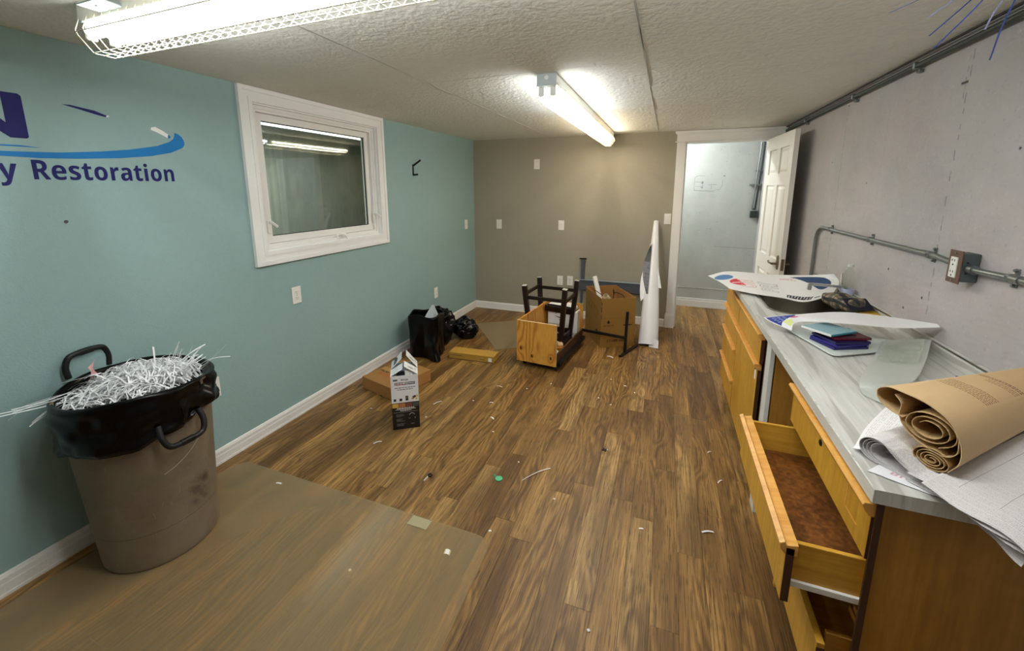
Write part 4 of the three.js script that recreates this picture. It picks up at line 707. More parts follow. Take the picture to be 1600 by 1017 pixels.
  for (let i = 0; i < 4; i++) part('folded_sheet', swept(foldR(0.0105 - i * 0.0022, i * 0.0012), 0.58, [0.018 + i * 0.004, 0, 0.032 - i * 0.004], 0.0008, 48, 0.003), nm, n);
  const droop = (a, l) => { const z = 3.775 + RX.z * a + RA.z * (l - 0.05), o = Math.max(0, z - 3.83); return V(0, -o * (0.10 + o * 1.2), 0); };   // past the counter end the sheets sag
  for (let i = 0; i < 5; i++) part('open_sheet', sheet((u, v) => { const a = -0.04 - u * (0.145 + i * 0.012), l = 0.035 + v * (0.60 - 0.14 * u) - u * 0.02 + 0.006 * Math.sin(u * 9 + i * 2); const e = sm(0.16, 0.0, v) * sm(0.3, 1, u) * 0.02; return V(0, 0.020 + i * 0.0030 + 0.004 * Math.sin(u * 5 + i) * (1 - v) - (i < 2 ? e : 0), 0).addScaledVector(RX, a).addScaledVector(RA, l - 0.05 - i * 0.006).add(droop(a, l)); }, 14, 10, 0.0009), nm, n);
  const loose = std({ map: canvasTex(512, 512, (g, w, h) => { g.fillStyle = '#e6e4e3'; g.fillRect(0, 0, w, h); g.fillStyle = 'rgba(110,108,116,0.45)'; for (let r = 0; r < 30; r++) for (let x = 20; x < w - 20;) { const k = rr(4, 22); if (r % 5) g.fillRect(x, 16 + r * 16, k, 3); x += k + 6; } g.strokeStyle = '#777'; g.strokeRect(24, 410, 40, 22); g.font = 'bold 40px sans-serif'; g.fillStyle = 'rgba(196,110,130,0.7)'; }), roughness: 0.85 });
  const C = [[[2.835, 0.9185, 3.690], [2.93, 0.922, 3.53], [3.12, 0.93, 3.27], [3.23, 0.925, 3.145]], [[2.90, 0.928, 3.70], [2.99, 0.935, 3.56], [3.16, 0.94, 3.33], [3.28, 0.93, 3.16]], [[2.96, 0.930, 3.72], [3.03, 0.938, 3.60], [3.22, 0.938, 3.38], [3.33, 0.928, 3.20]]];
  single('paper_sheet', sheet((u, v) => bez(C, u, v), 20, 12, 0.001), loose, 'printed white paper sheet sticking out left of the kraft roll', 'paper');
  const tornMat = std({ map: canvasTex(512, 256, (g, w, h) => { g.fillStyle = '#e7e5e6'; g.fillRect(0, 0, w, h); g.font = 'bold 54px sans-serif'; g.fillStyle = 'rgba(200,130,150,0.75)'; g.fillText('BUILD', 60, 110); g.fillRect(20, 150, 420, 3); }), roughness: 0.85 });
  single('torn_paper', sheet((u, v) => { const p = V(2.846, CT + 0.0025, 3.770).lerp(V(3.06, CT + 0.0025, 3.866), u); const over = v; const rag = 0.006 * vn(u * 14, 0.5, 16, 4, 91) * v; p.x += -0.01 * v + 0.05 * (1 - v); p.z += -0.06 * (1 - v) + rag; if (p.z > 3.838) p.y -= (p.z - 3.838) * 0.35; return p; }, 28, 5, 0.0008), tornMat, 'torn white paper with pink lettering overhanging the counter end', 'paper');
  single('paper_sheet', sheet((u, v) => { const p = V(3.0, 0.914, 3.60).lerp(V(3.30, 0.914, 3.66), u).add(V(0, 0, v * 0.27)); const o = Math.max(0, p.z - 3.838); p.y -= o * 0.75; p.x += 0.01 * v; return p; }, 8, 14, 0.0008), M.paper, 'white paper sheet drooping over the counter end under the newspapers', 'paper');
  const bp = thing('blue_tab', 'tiny blue tab poking out behind the kraft roll', 'scrap', [3.30, CT + 0.025, 3.145], 0.7); part('tab', bx(0.03, 0.01, 0.012, 0, 0.004, 0, 0.002), std({ color: '#2c63b0', roughness: 0.5 }), bp); part('end', bx(0.008, 0.012, 0.014, 0.014, 0.005, 0, 0.002), std({ color: '#24508e', roughness: 0.5 }), bp);
}

// ================================================================ THINGS ON THE FLOOR
const print = (w, h, draw, rough = 0.7) => std({ map: canvasTex(w, h, draw), roughness: rough });
const bars = (g, x, y, w, h) => { for (let q = x; q < x + w;) { const k = Math.min(x + w - q, rr(12, 60)); g.fillRect(q, y, k, h); q += k + 9; } };   // print too small to read
// panel of a box with uv 0..1 over its face: width along a, height along b, thickness outwards
function face(o, a, b, t, mat, name, parent, label) {
  const A = V(...a), B = V(...b), n = A.clone().cross(B).normalize(), O = V(...o), g = new THREE.BoxGeometry(1, 1, 1).translate(0.5, 0.5, 0);
  const p = g.attributes.position, uv = g.attributes.uv;
  for (let i = 0; i < p.count; i++) uv.setXY(i, p.getX(i), p.getY(i));
  g.applyMatrix4(new THREE.Matrix4().makeBasis(A, B, n.multiplyScalar(t)).setPosition(O)); g.computeVertexNormals();
  return part(name, g, mat, parent, label);
}
{
  const sc = thing('wall_screw', 'tiny dark screw left in the teal wall below the lettering', 'screw', [0, 1.441, 3.922]); part('head', rod(V(0, 0, 0), V(0.005, 0, 0), 0.006, 12), M.plateDark, sc); part('shank', rod(V(-0.004, 0, 0), V(0.001, 0, 0), 0.003, 8), M.galv, sc);
}
{                                                             // clear chair mats
  const clear = phy({ color: '#f2e6c2', transmission: 0.885, thickness: 0, roughness: 0.29, ior: 1.45 });
  const mat = (q, r, th) => { const s = new THREE.Shape(), n = q.length; q.forEach(([x, z], i) => { const [px, pz] = q[(i + n - 1) % n], [nx, nz] = q[(i + 1) % n], da = Math.hypot(px - x, pz - z), db = Math.hypot(nx - x, nz - z), a = [x + (px - x) * r / da, -(z + (pz - z) * r / da)], b = [x + (nx - x) * r / db, -(z + (nz - z) * r / db)]; i ? s.lineTo(...a) : s.moveTo(...a); s.quadraticCurveTo(x, -z, ...b); }); return new THREE.ExtrudeGeometry(s, { depth: th, bevelEnabled: true, bevelSize: 0.001, bevelThickness: 0.0006, bevelSegments: 1, curveSegments: 8 }).rotateX(-Math.PI / 2).translate(0, 0.0012, 0); };
  const t = thing('chair_mat', 'large hazy clear plastic chair mat in the foreground beside the trash can', 'mat');
  part('mat', mat([[0.10, 3.402], [1.70, 3.402], [1.735, 4.62], [0.06, 4.62]], 0.09, 0.0022), clear, t);
  part('sticker', bx(0.105, 0.0006, 0.055, 1.335, 0.0046, 3.435, 0), std({ color: '#a39a74', roughness: 0.7 }), t, 'pale rectangular sticker');
  const f = thing('chair_mat', 'beige floor mat under the wooden crate near the far wall', 'mat');
  part('mat', mat([[0.842, 1.315], [0.318, 0.650], [0.93, 0.25], [1.42, 0.93]], 0.03, 0.0022), phy({ color: '#dcca9e', transmission: 0.80, thickness: 0, roughness: 0.42 }), f);
  part('rim', tube([V(0.86, 0.004, 1.30), V(0.842, 0.004, 1.308), V(0.33, 0.004, 0.665)], 0.0012, 20, 6), std({ color: '#a5946a', roughness: 0.6 }), f);
}
{                                                             // large trash can with bag and shredded paper
  const CX = 0.265, CZ = 3.903, R0 = 0.207, K = 0.056, HT = 0.755;
  const dirtMap = canvasTex(1024, 512, (g, w, h) => {        // u around, v up
    g.fillStyle = '#81735f'; g.fillRect(0, 0, w, h);
    for (let i = 0; i < 900; i++) { const k = rr(4, 46); g.fillStyle = rnd() < 0.5 ? `rgba(82,70,54,${rr(0.02, 0.07)})` : `rgba(160,148,130,${rr(0.02, 0.06)})`; g.beginPath(); g.ellipse(rr(0, w), rr(0, h), k, k * rr(0.4, 1.6), 0, 0, 7); g.fill(); }
    for (let i = 0; i < 120; i++) { g.strokeStyle = `rgba(200,192,178,${rr(0.1, 0.45)})`; g.lineWidth = rr(0.6, 1.8); const x = rr(0, w), y = rr(0, h); g.beginPath(); g.moveTo(x, y); g.lineTo(x + rr(-8, 8), y + rr(-26, 26)); g.stroke(); }
    for (let i = 0; i < 50; i++) { g.fillStyle = `rgba(58,48,36,${rr(0.06, 0.16)})`; g.beginPath(); g.ellipse(300 + rr(-34, 34), 330 + rr(-40, 40), rr(5, 22), rr(4, 14), 0.6, 0, 7); g.fill(); }
    g.strokeStyle = 'rgba(214,206,190,0.8)'; g.lineWidth = 2; g.beginPath(); g.moveTo(205, 228); g.quadraticCurveTo(260, 210, 305, 172); g.stroke();
    g.strokeStyle = 'rgba(60,52,42,0.45)'; g.lineWidth = 2; g.beginPath(); g.moveTo(0, 395); g.lineTo(w, 395); g.stroke();
  }, true);
  const t = thing('trash_can', 'large dirty grey-brown plastic trash can lined with a black bag', 'trash can', [CX, 0, CZ]);
  const prof = [[0, 0.012], [R0 - 0.03, 0.006], [R0 - 0.006, 0], [R0, 0.012]]; for (let i = 1; i <= 20; i++) { const y = HT * i / 20; prof.push([R0 + K * y + (Math.abs(y - 0.19) < 0.02 ? 0.0015 : 0), y]); } prof.push([R0 + K * HT + 0.006, HT - 0.004], [R0 + K * HT + 0.006, HT + 0.006], [R0 + K * HT - 0.004, HT + 0.004], [R0 + K * 0.4 - 0.006, 0.4]);
  const body = new THREE.LatheGeometry(prof.map((q) => new THREE.Vector2(...q)), 64); { const p = body.attributes.position, uv = body.attributes.uv; for (let i = 0; i < p.count; i++) uv.setY(i, p.getY(i) / HT); }
  part('body', body, std({ map: dirtMap, roughness: 0.6 }), t);
  const bagG = grid((u, v) => {
    const a = u * Math.PI * 2, w = (k, s) => vn(u * k, v * 7, k, 9, s) - 0.5, rim = R0 + K * HT + 0.010;
    const hem = 0.585 + 0.035 * Math.sin(a * 1 + 2.6) + 0.018 * (vn(u * 22, 0, 22, 3, 85) - 0.5) + 0.010 * Math.sin(a * 5 + 1);
    const up = HT + 0.012 + 0.010 * Math.sin(a * 2 + 0.8) + 0.012 * (vn(u * 15, 1, 15, 3, 88) - 0.5);
    let r, y;
    if (v < 0.3) { const k = v / 0.3; r = rim - 0.022 - 0.014 * (1 - k); y = 0.58 + (up - 0.58) * k; }
    else if (v < 0.42) { const k = (v - 0.3) / 0.12; r = rim - 0.020 + 0.026 * k; y = up + 0.007 * Math.sin(k * Math.PI); }
    else { const k = (v - 0.42) / 0.58; r = rim + 0.006 - 0.004 * k + 0.016 * k * k * (0.5 + 0.5 * Math.sin(a * 3 + 0.4)) ; y = up + (hem - up) * k; const bunch = Math.exp(-Math.pow((a - 5.75) / 0.5, 2)); r += (0.007 + 0.020 * bunch) * w(36, 81) * 2 * Math.min(1, k * 3) + 0.006 * w(14, 83) * 2 - 0.012 * sm(0.9, 1, k); y += bunch * 0.02 * Math.sin(k * 8); }
    let x = r * Math.cos(a), z = r * Math.sin(a); if (CX + x < 0.006) x = 0.006 - CX;
    return V(x, y, z);
  }, 180, 46, true);
  part('bag', bagG, M.bag, t, 'glossy black bag folded over the rim');
  const handle = (a, y0, tilt, flip) => { const c = Math.cos(a), s = Math.sin(a), r = R0 + K * y0 + 0.012, T = V(-s, 0, c), N = V(c, 0, s), p = (q, d, out) => V(c * r, y0, s * r).addScaledVector(T, q).addScaledVector(N, out).add(V(0, d, 0)); return [tube([p(-0.075, 0, -0.004), p(-0.078, flip * 0.05, tilt * 0.6), p(-0.062, flip * 0.088, tilt), p(-0.03, flip * 0.096, tilt * 1.1), p(0.03, flip * 0.096, tilt * 1.1), p(0.062, flip * 0.088, tilt), p(0.078, flip * 0.05, tilt * 0.6), p(0.075, 0, -0.004)], 0.0115, 40, 10), bar(p(-0.03, flip * 0.096, tilt * 1.1), p(0.03, flip * 0.096, tilt * 1.1), 0.026, 0.024, 0.009)]; };
  part('handle', handle(0.02, 0.648, 0.030, -1), M.black, t); part('handle', handle(2.98, 0.785, -0.006, 1), M.black, t);
  // shredded paper: hundreds of strips
  const strips = [], R = R0 + K * HT - 0.02;
  const ribbon = (p0, dir, len, curl, w, ph) => { const side = V(dir.z, 0.4 * Math.sin(ph), -dir.x).normalize(); return sheet((u, v) => { const q = p0.clone().addScaledVector(dir, v * len); q.y += curl * Math.sin(v * Math.PI) - curl * 0.7 * v * v; q.addScaledVector(side, 0.25 * curl * Math.sin(v * 5 + ph)); return q.addScaledVector(side, (u - 0.5) * w); }, 1, 6, 0.0004); };
  for (let i = 0; i < 1000; i++) {
    const a = rr(0, 6.283), q = Math.sqrt(rnd()), x = R * q * Math.cos(a), z = R * q * Math.sin(a), y = HT - 0.05 + 0.085 * (1 - q * q * 0.95) + 0.04 * sm(-0.1, 0.2, x) + rr(-0.02, 0.02), b = rr(0, 6.283), len = rr(0.06, 0.16);
    const d = V(Math.cos(b), rr(-0.25, 0.35), Math.sin(b)).normalize(); let p = V(x, y, z).addScaledVector(d, -len * 0.5);
    for (const e of [0, 1]) { const X = p.x + d.x * len * e, Z = p.z + d.z * len * e; if (Math.hypot(X, Z) > R + 0.005 || X + CX < 0.012) { p = p.lerp(V(0, y, 0), 0.45); } }
    strips.push(ribbon(p, d, len, rr(-0.01, 0.045), rr(0.003, 0.006), rr(0, 6)));
  }
  const s = single('shredded_paper', strips, std({ color: '#f4f4f5', roughness: 0.75 }), 'heap of white shredded paper filling the trash can', 'shredded paper'); s.position.set(CX, 0, CZ); s.userData.kind = 'stuff';
  const out = [];                                             // longer strips poking out over the rim
  const spray = (n, p, to, sp) => { for (let i = 0; i < n; i++) { const a = V(...p).add(V(rr(-0.03, 0.03), rr(-0.01, 0.01), rr(-0.03, 0.03))), b = V(...to).add(V(rr(-sp, sp), rr(-sp, sp), rr(-sp, sp))), d = b.clone().sub(a), l = d.length(); out.push(ribbon(a, d.normalize(), l, rr(-0.015, 0.02), rr(0.004, 0.006), rr(0, 6))); } };
  spray(13, [0.15, HT + 0.04, -0.05], [0.21, HT + 0.10, -0.14], 0.05); spray(8, [0.10, HT + 0.03, -0.06], [0.13, HT + 0.13, -0.10], 0.04); spray(5, [-0.12, HT + 0.01, 0.19], [-0.16, HT + 0.0, 0.31], 0.02); spray(2, [-0.11, HT + 0.0, 0.18], [-0.11, HT + 0.012, 0.36], 0.012); spray(6, [0.04, HT + 0.03, -0.02], [0.0, HT + 0.09, -0.04], 0.05); spray(3, [-0.1, HT + 0.0, 0.17], [-0.1, HT - 0.05, 0.285], 0.012); spray(3, [0.16, HT + 0.03, -0.11], [0.27, HT + 0.10, -0.2], 0.03);
  const o = single('paper_strips', out, std({ color: '#eeeeee', roughness: 0.7 }), 'loose white paper strips sticking out over the rim of the trash can', 'paper strips'); o.position.set(CX, 0, CZ); o.userData.kind = 'stuff';
  const pk = single('pink_paper', sheet((u, v) => V(-0.165 + u * 0.055 - v * 0.015, HT + 0.040 + v * 0.06 - u * 0.01, 0.055 + u * 0.045 + 0.008 * Math.sin(v * 4 + u * 2)), 6, 6, 0.0008), std({ color: '#e2a9a8', roughness: 0.8 }), 'crumpled pink paper scrap in the shredded paper', 'paper'); pk.position.set(CX, 0, CZ);
  const wp = single('paper_scrap', sheet((u, v) => V(-0.19 + u * 0.10, HT + 0.028 + v * 0.012 + u * 0.03, 0.06 + v * 0.10 + 0.01 * Math.sin(u * 3)), 6, 6, 0.0008), M.paper, 'flat white paper piece lying on the shredded paper by the rim', 'paper'); wp.position.set(CX, 0, CZ);
}
{                                                             // small bin with black bag, and the bag slumped behind it
  const t = thing('waste_bin', 'small square waste bin lined with a glossy black bag by the teal wall', 'waste bin', [0.262, 0, 1.635], 0.16);
  const sq = (a, hw, hd, e) => { const c = Math.cos(a), s = Math.sin(a), k = Math.pow(Math.pow(Math.abs(c), e) + Math.pow(Math.abs(s), e), -1 / e); return [hw * c * k, hd * s * k]; };
  part('bucket', grid((u, v) => { const k = v < 0.9 ? v / 0.9 : (1 - v) * 10, [x, z] = sq(u * 6.2832, 0.118 + 0.025 * v, 0.098 + 0.022 * v, 8); return v < 0.08 ? V(x * v / 0.08, 0.004, z * v / 0.08) : V(x, 0.40 * (v - 0.08) / 0.92, z); }, 48, 16, true), M.black, t);
  part('bag', grid((u, v) => {
    const a = u * 6.2832, n = vn(u * 26, v * 5, 26, 7, 95) - 0.5, n2 = vn(u * 12, v * 8, 12, 9, 96) - 0.5, rimY = 0.412 + 0.012 * Math.sin(a * 4 + 0.6);
    let gx, y;
    if (v < 0.32) { const k = v / 0.32; gx = -0.012 + 0.004 * k; y = 0.12 + (rimY - 0.12) * k; } else if (v < 0.4) { const k = (v - 0.32) / 0.08; gx = -0.008 + 0.016 * k; y = rimY + 0.004 * Math.sin(k * Math.PI); } else { const k = (v - 0.4) / 0.6; gx = 0.008 + 0.010 * k; y = rimY + (0.012 - rimY) * k; const corner = Math.exp(-Math.pow((a - 0.85) / 0.35, 2)); gx += corner * (0.006 + 0.045 * k * k) + (n * 0.022 + n2 * 0.016) * (0.25 + k) * (0.4 + corner + 0.5 * k * k); }
    const fl = y / 0.41, [x, z] = sq(a, 0.118 + 0.025 * fl + gx, 0.098 + 0.022 * fl + gx, 6); return V(x, Math.max(0.004, y), z);
  }, 120, 44, true), M.bag, t, 'glossy black bag hanging down to the floor');
  const q = thing('paper_sheet', 'white paper sheet sticking up out of the small black bin', 'paper', [0.300, 0.0, 1.60], 0.5);
  part('sheet', sheet((u, v) => { const k = 1 - v * 0.86; return V((u - 0.5) * 0.15 * k + 0.010 * v, 0.35 + v * 0.12, -0.02 - v * 0.035 + 0.01 * u); }, 6, 6, 0.001), std({ color: '#c9cfcd', roughness: 0.6 }), q);
  part('corner', sheet((u, v) => V(0.02 + u * 0.06, 0.375 + v * 0.045 * (1 - u), 0.02 + u * 0.03), 5, 4, 0.001), M.paper, q);
  const bag = (name, label, cx, cz, rx, rh, rz, s, turn) => { const g = thing(name, label, 'trash bag', [cx, 0, cz], turn);
    part('bag', grid((u, v) => { const a = u * 6.2832, th = v * Math.PI, big = vn(u * 5, v * 3, 5, 4, s), ridge = 1 - Math.abs(2 * vn(u * 9, v * 6, 9, 7, s + 1) - 1), fine = 1 - Math.abs(2 * vn(u * 20, v * 13, 20, 14, s + 2) - 1), r = 0.62 + 0.34 * big + 0.24 * ridge + 0.12 * fine; const y = rh * 0.5 * (1 + Math.cos(th) * r * 1.05); return V(rx * r * Math.sin(th) * Math.cos(a), Math.max(0.003, y), rz * r * Math.sin(th) * Math.sin(a)); }, 84, 44, true), M.bag, g); };
  bag('trash_bag', 'black trash bag slumped against the back of the small bin', 0.235, 1.355, 0.165, 0.36, 0.16, 140, 0.3);
  bag('trash_bag', 'smaller crumpled black bag on the floor furthest from the bin', 0.385, 1.10, 0.14, 0.21, 0.12, 160, 0.9);
}
{                                                             // flat brown carton
  const t = thing('cardboard_carton', 'flat brown cardboard carton lying behind the printed product box', 'carton', [0.148, 0, 2.424], -0.256);
  const w = 0.356, d = 0.405, h = 0.100;
  const top = print(512, 582, (g, W2, H2) => { g.fillStyle = '#a8783e'; g.fillRect(0, 0, W2, H2); for (let i = 0; i < 3000; i++) { g.fillStyle = rnd() < 0.5 ? 'rgba(90,60,25,0.06)' : 'rgba(210,170,110,0.06)'; g.fillRect(rr(0, W2), rr(0, H2), rr(2, 14), 2); } g.font = 'bold 60px sans-serif'; g.fillStyle = '#1c140e'; g.fillText('ACRI', 36, 362); g.fillStyle = '#b8502a'; g.font = 'bold 26px sans-serif'; bars(g, 70, 384, 230, 18); g.fillStyle = 'rgba(184,80,42,0.75)'; g.fillRect(70, 414, 250, 12); });
  part('body', [b2(0.001, w - 0.001, 0.001, h - 0.004, -d + 0.001, -0.001, 0.003)], M.cardboard, t);
  face([0.001, h - 0.0015, -0.001], [w - 0.002, 0, 0], [0, 0, -d + 0.002], 0.003, top, 'top_panel', t);
  part('tape', b2(0, w, h - 0.0008, h + 0.0016, -d / 2 - 0.024, -d / 2 + 0.024, 0), std({ color: '#b98a4c', roughness: 0.3 }), t);
  part('end_seam', b2(w - 0.0005, w + 0.0012, 0.004, h - 0.006, -d * 0.35, -d * 0.33, 0), M.cardDark, t);
}
{                                                             // product box with raised flaps
  const t = thing('product_box', 'tall white and black printed product box with open top flaps', 'box', [0.743, 0, 2.832], 0.598);
  const w = 0.171, d = 0.215, h = 0.378, th = 0.003;
  const frontM = print(512, 1132, (g, W2, H2) => {
    g.fillStyle = '#e4e4e6'; g.fillRect(0, 0, W2, H2); g.fillStyle = '#0d0d10'; g.fillRect(0, H2 * 0.50, W2, H2 * 0.5);
    g.fillStyle = '#55595e'; g.fillRect(40, 70, 84, 36); g.fillStyle = '#16161a'; g.font = 'bold 54px sans-serif'; g.fillText('Ninja', 186, 106);
    g.fillStyle = '#2c2a30'; g.fillRect(66, 142, 390, 52); g.fillStyle = '#b0302c'; g.fillRect(70, 180, 180, 12); g.fillStyle = '#9ab03c'; g.fillRect(220, 146, 60, 14); g.fillStyle = '#e9e9e9'; g.font = 'bold 32px sans-serif'; bars(g, 78, 156, 366, 20);
    g.fillStyle = '#6a6c70'; g.font = '27px sans-serif'; bars(g, 66, 244, 400, 16); bars(g, 110, 284, 300, 16);
    g.fillStyle = '#17171a'; g.fillRect(36, 480, 46, 52); g.fillRect(146, 478, 50, 54); g.fillRect(262, 432, 52, 100); g.fillStyle = '#8b6a3c'; g.fillRect(276, 452, 24, 40);
    for (const [x, y, c] of [[400, 500, '#c99d3a'], [440, 460, '#3a3026'], [470, 510, '#d7b45a'], [486, 450, '#e0c060'], [420, 470, '#473a2a']]) { g.fillStyle = c; g.beginPath(); g.arc(x, y, 24, 0, 7); g.fill(); }
    const cols = ['#d3a84a', '#b4744a', '#7a4c38', '#4e5054']; for (let i = 0; i < 4; i++) { g.fillStyle = cols[i]; g.fillRect(i * 128 + 4, H2 * 0.512, 120, 88); }
    g.fillStyle = '#e8e6e2'; g.fillRect(60, 706, 390, 10); g.font = 'bold 30px sans-serif'; bars(g, 90, 676, 330, 18); g.font = '22px sans-serif'; bars(g, 150, 730, 210, 14); g.fillRect(20, 768, 470, 3);
    g.fillStyle = 'rgba(200,200,196,0.6)'; for (let k = 0; k < 3; k++) for (let r = 0; r < 4; r++) g.fillRect(70, 810 + k * 100 + r * 16, rr(90, 170), 6);
    g.strokeStyle = '#d9d9d4'; g.lineWidth = 9; g.beginPath(); g.arc(370, 860, 52, Math.PI * 1.1, Math.PI * 1.9); g.stroke(); g.fillStyle = '#9a9a98'; g.fillRect(300, 910, 40, 8); g.fillRect(420, 900, 18, 26); g.fillRect(350, 1030, 60, 8);
  }, 0.4);
  const sideM = print(256, 512, (g, W2, H2) => { g.fillStyle = '#dcdcde'; g.fillRect(0, 0, W2, H2); g.fillStyle = '#101013'; g.fillRect(0, H2 * 0.5, W2, H2 * 0.5); g.fillStyle = '#888'; for (let i = 0; i < 10; i++) g.fillRect(40, 40 + i * 18, rr(60, 160), 5); }, 0.4);
  const flapA = print(256, 256, (g, W2, H2) => { g.fillStyle = '#dfe1e3'; g.fillRect(0, 0, W2, H2); g.fillStyle = '#3c4348'; g.beginPath(); g.ellipse(150, 190, 120, 92, 0, Math.PI, 2 * Math.PI); g.fill(); g.fillStyle = '#8f9aa0'; g.beginPath(); g.ellipse(160, 176, 40, 22, 0, 0, 7); g.fill(); g.fillStyle = '#c8b274'; g.fillRect(150, 160, 14, 8); }, 0.4);
  const flapB = print(256, 256, (g, W2, H2) => { g.fillStyle = '#e2e1dc'; g.fillRect(0, 0, W2, H2); g.fillStyle = '#8d8d86'; g.beginPath(); g.ellipse(150, 128, 26, 60, 0.2, 0, 7); g.fill(); g.fillStyle = '#55585c'; g.fillRect(60, 190, 18, 40); g.fillRect(110, 200, 22, 30); }, 0.4);
  const flapC = print(256, 256, (g, W2, H2) => { g.fillStyle = '#e2e3e4'; g.fillRect(0, 0, W2, H2); g.strokeStyle = '#b9c4c8'; g.lineWidth = 3; for (let i = 0; i < 12; i++) { g.beginPath(); g.moveTo(30, 40 + i * 16); g.lineTo(rr(120, 230), 36 + i * 16); g.stroke(); } }, 0.4);
  const inner = std({ color: '#8d8474', roughness: 0.9 });
  face([0, 0.001, 0], [w, 0, 0], [0, h, 0], th, frontM, 'front_panel', t); face([w, 0.001, -d], [-w, 0, 0], [0, h, 0], th, sideM, 'back_panel', t);
  face([w, 0.001, 0], [0, 0, -d], [0, h, 0], th, sideM, 'side_panel', t); face([0, 0.001, -d], [0, 0, d], [0, h, 0], th, sideM, 'side_panel', t);
  face([0, 0.003, 0], [w, 0, 0], [0, 0, -d], th, inner, 'bottom_panel', t);
  // top flaps, left pair and right pair, folded up towards each other
  const e = h - 0.001;
  face([0, e, -0.005], [0, 0, -d * 0.47], [0.076, 0.045, 0.006], th * 0.6, flapC, 'flap', t); face([0, e + 0.004, -d * 0.49], [0, 0.006, -d * 0.50], [0.070, 0.066, -0.012], th * 0.6, flapA, 'flap', t);
  face([w, e, -d * 0.46], [0, 0, d * 0.44], [-0.084, 0.062, 0.004], th * 0.6, flapB, 'flap', t); face([w, e, -d * 0.98], [0, 0, d * 0.46], [-0.070, 0.088, -0.012], th * 0.6, flapB, 'flap', t);
  face([0.095, e - 0.06, -0.006], [0.05, 0, 0], [-0.006, 0.085, -0.02], th * 0.6, flapB, 'tuck_flap', t);
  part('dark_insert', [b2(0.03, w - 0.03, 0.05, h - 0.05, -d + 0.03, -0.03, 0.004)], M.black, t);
}
{                                                             // yellow flat box
  const t = thing('flat_box', 'long low yellow cardboard box on the floor beside the black bin', 'box', [0.506, 0, 1.653], 0.06);
  const w = 0.449, d = 0.135, h = 0.062;
  const fm = print(1024, 160, (g, W2, H2) => { g.fillStyle = '#b08a36'; g.fillRect(0, 0, W2, H2); g.fillStyle = 'rgba(60,38,12,0.85)'; g.fillRect(20, 62, 280, 10); g.fillRect(700, 92, 120, 9); g.fillStyle = 'rgba(90,60,20,0.5)'; for (let i = 0; i < 16; i++) g.fillRect(30 + i * 18, 58, 8, 18); });
  part('body', b2(0.001, w - 0.001, 0.002, h - 0.002, -d, -0.002, 0.003), M.cardYellow, t);
  face([0, 0.001, -0.001], [w, 0, 0], [0, h - 0.002, 0], 0.002, fm, 'front_panel', t);
  part('lid', b2(0, w, h - 0.004, h, -d - 0.001, 0.001, 0.001), M.cardYellow, t);
  part('lower_edge', b2(0.004, w - 0.004, 0, 0.006, -d + 0.004, 0.001, 0.001), M.cardDark, t);
  part('label', b2(w - 0.056, w - 0.022, 0.012, 0.046, 0, 0.0016, 0), print(64, 64, (g) => { g.fillStyle = '#ecebe6'; g.fillRect(0, 0, 64, 64); g.fillStyle = '#8f9094'; for (let i = 0; i < 6; i++) g.fillRect(14, 12 + i * 7, rr(14, 34), 4); }), t, 'white square label');
}
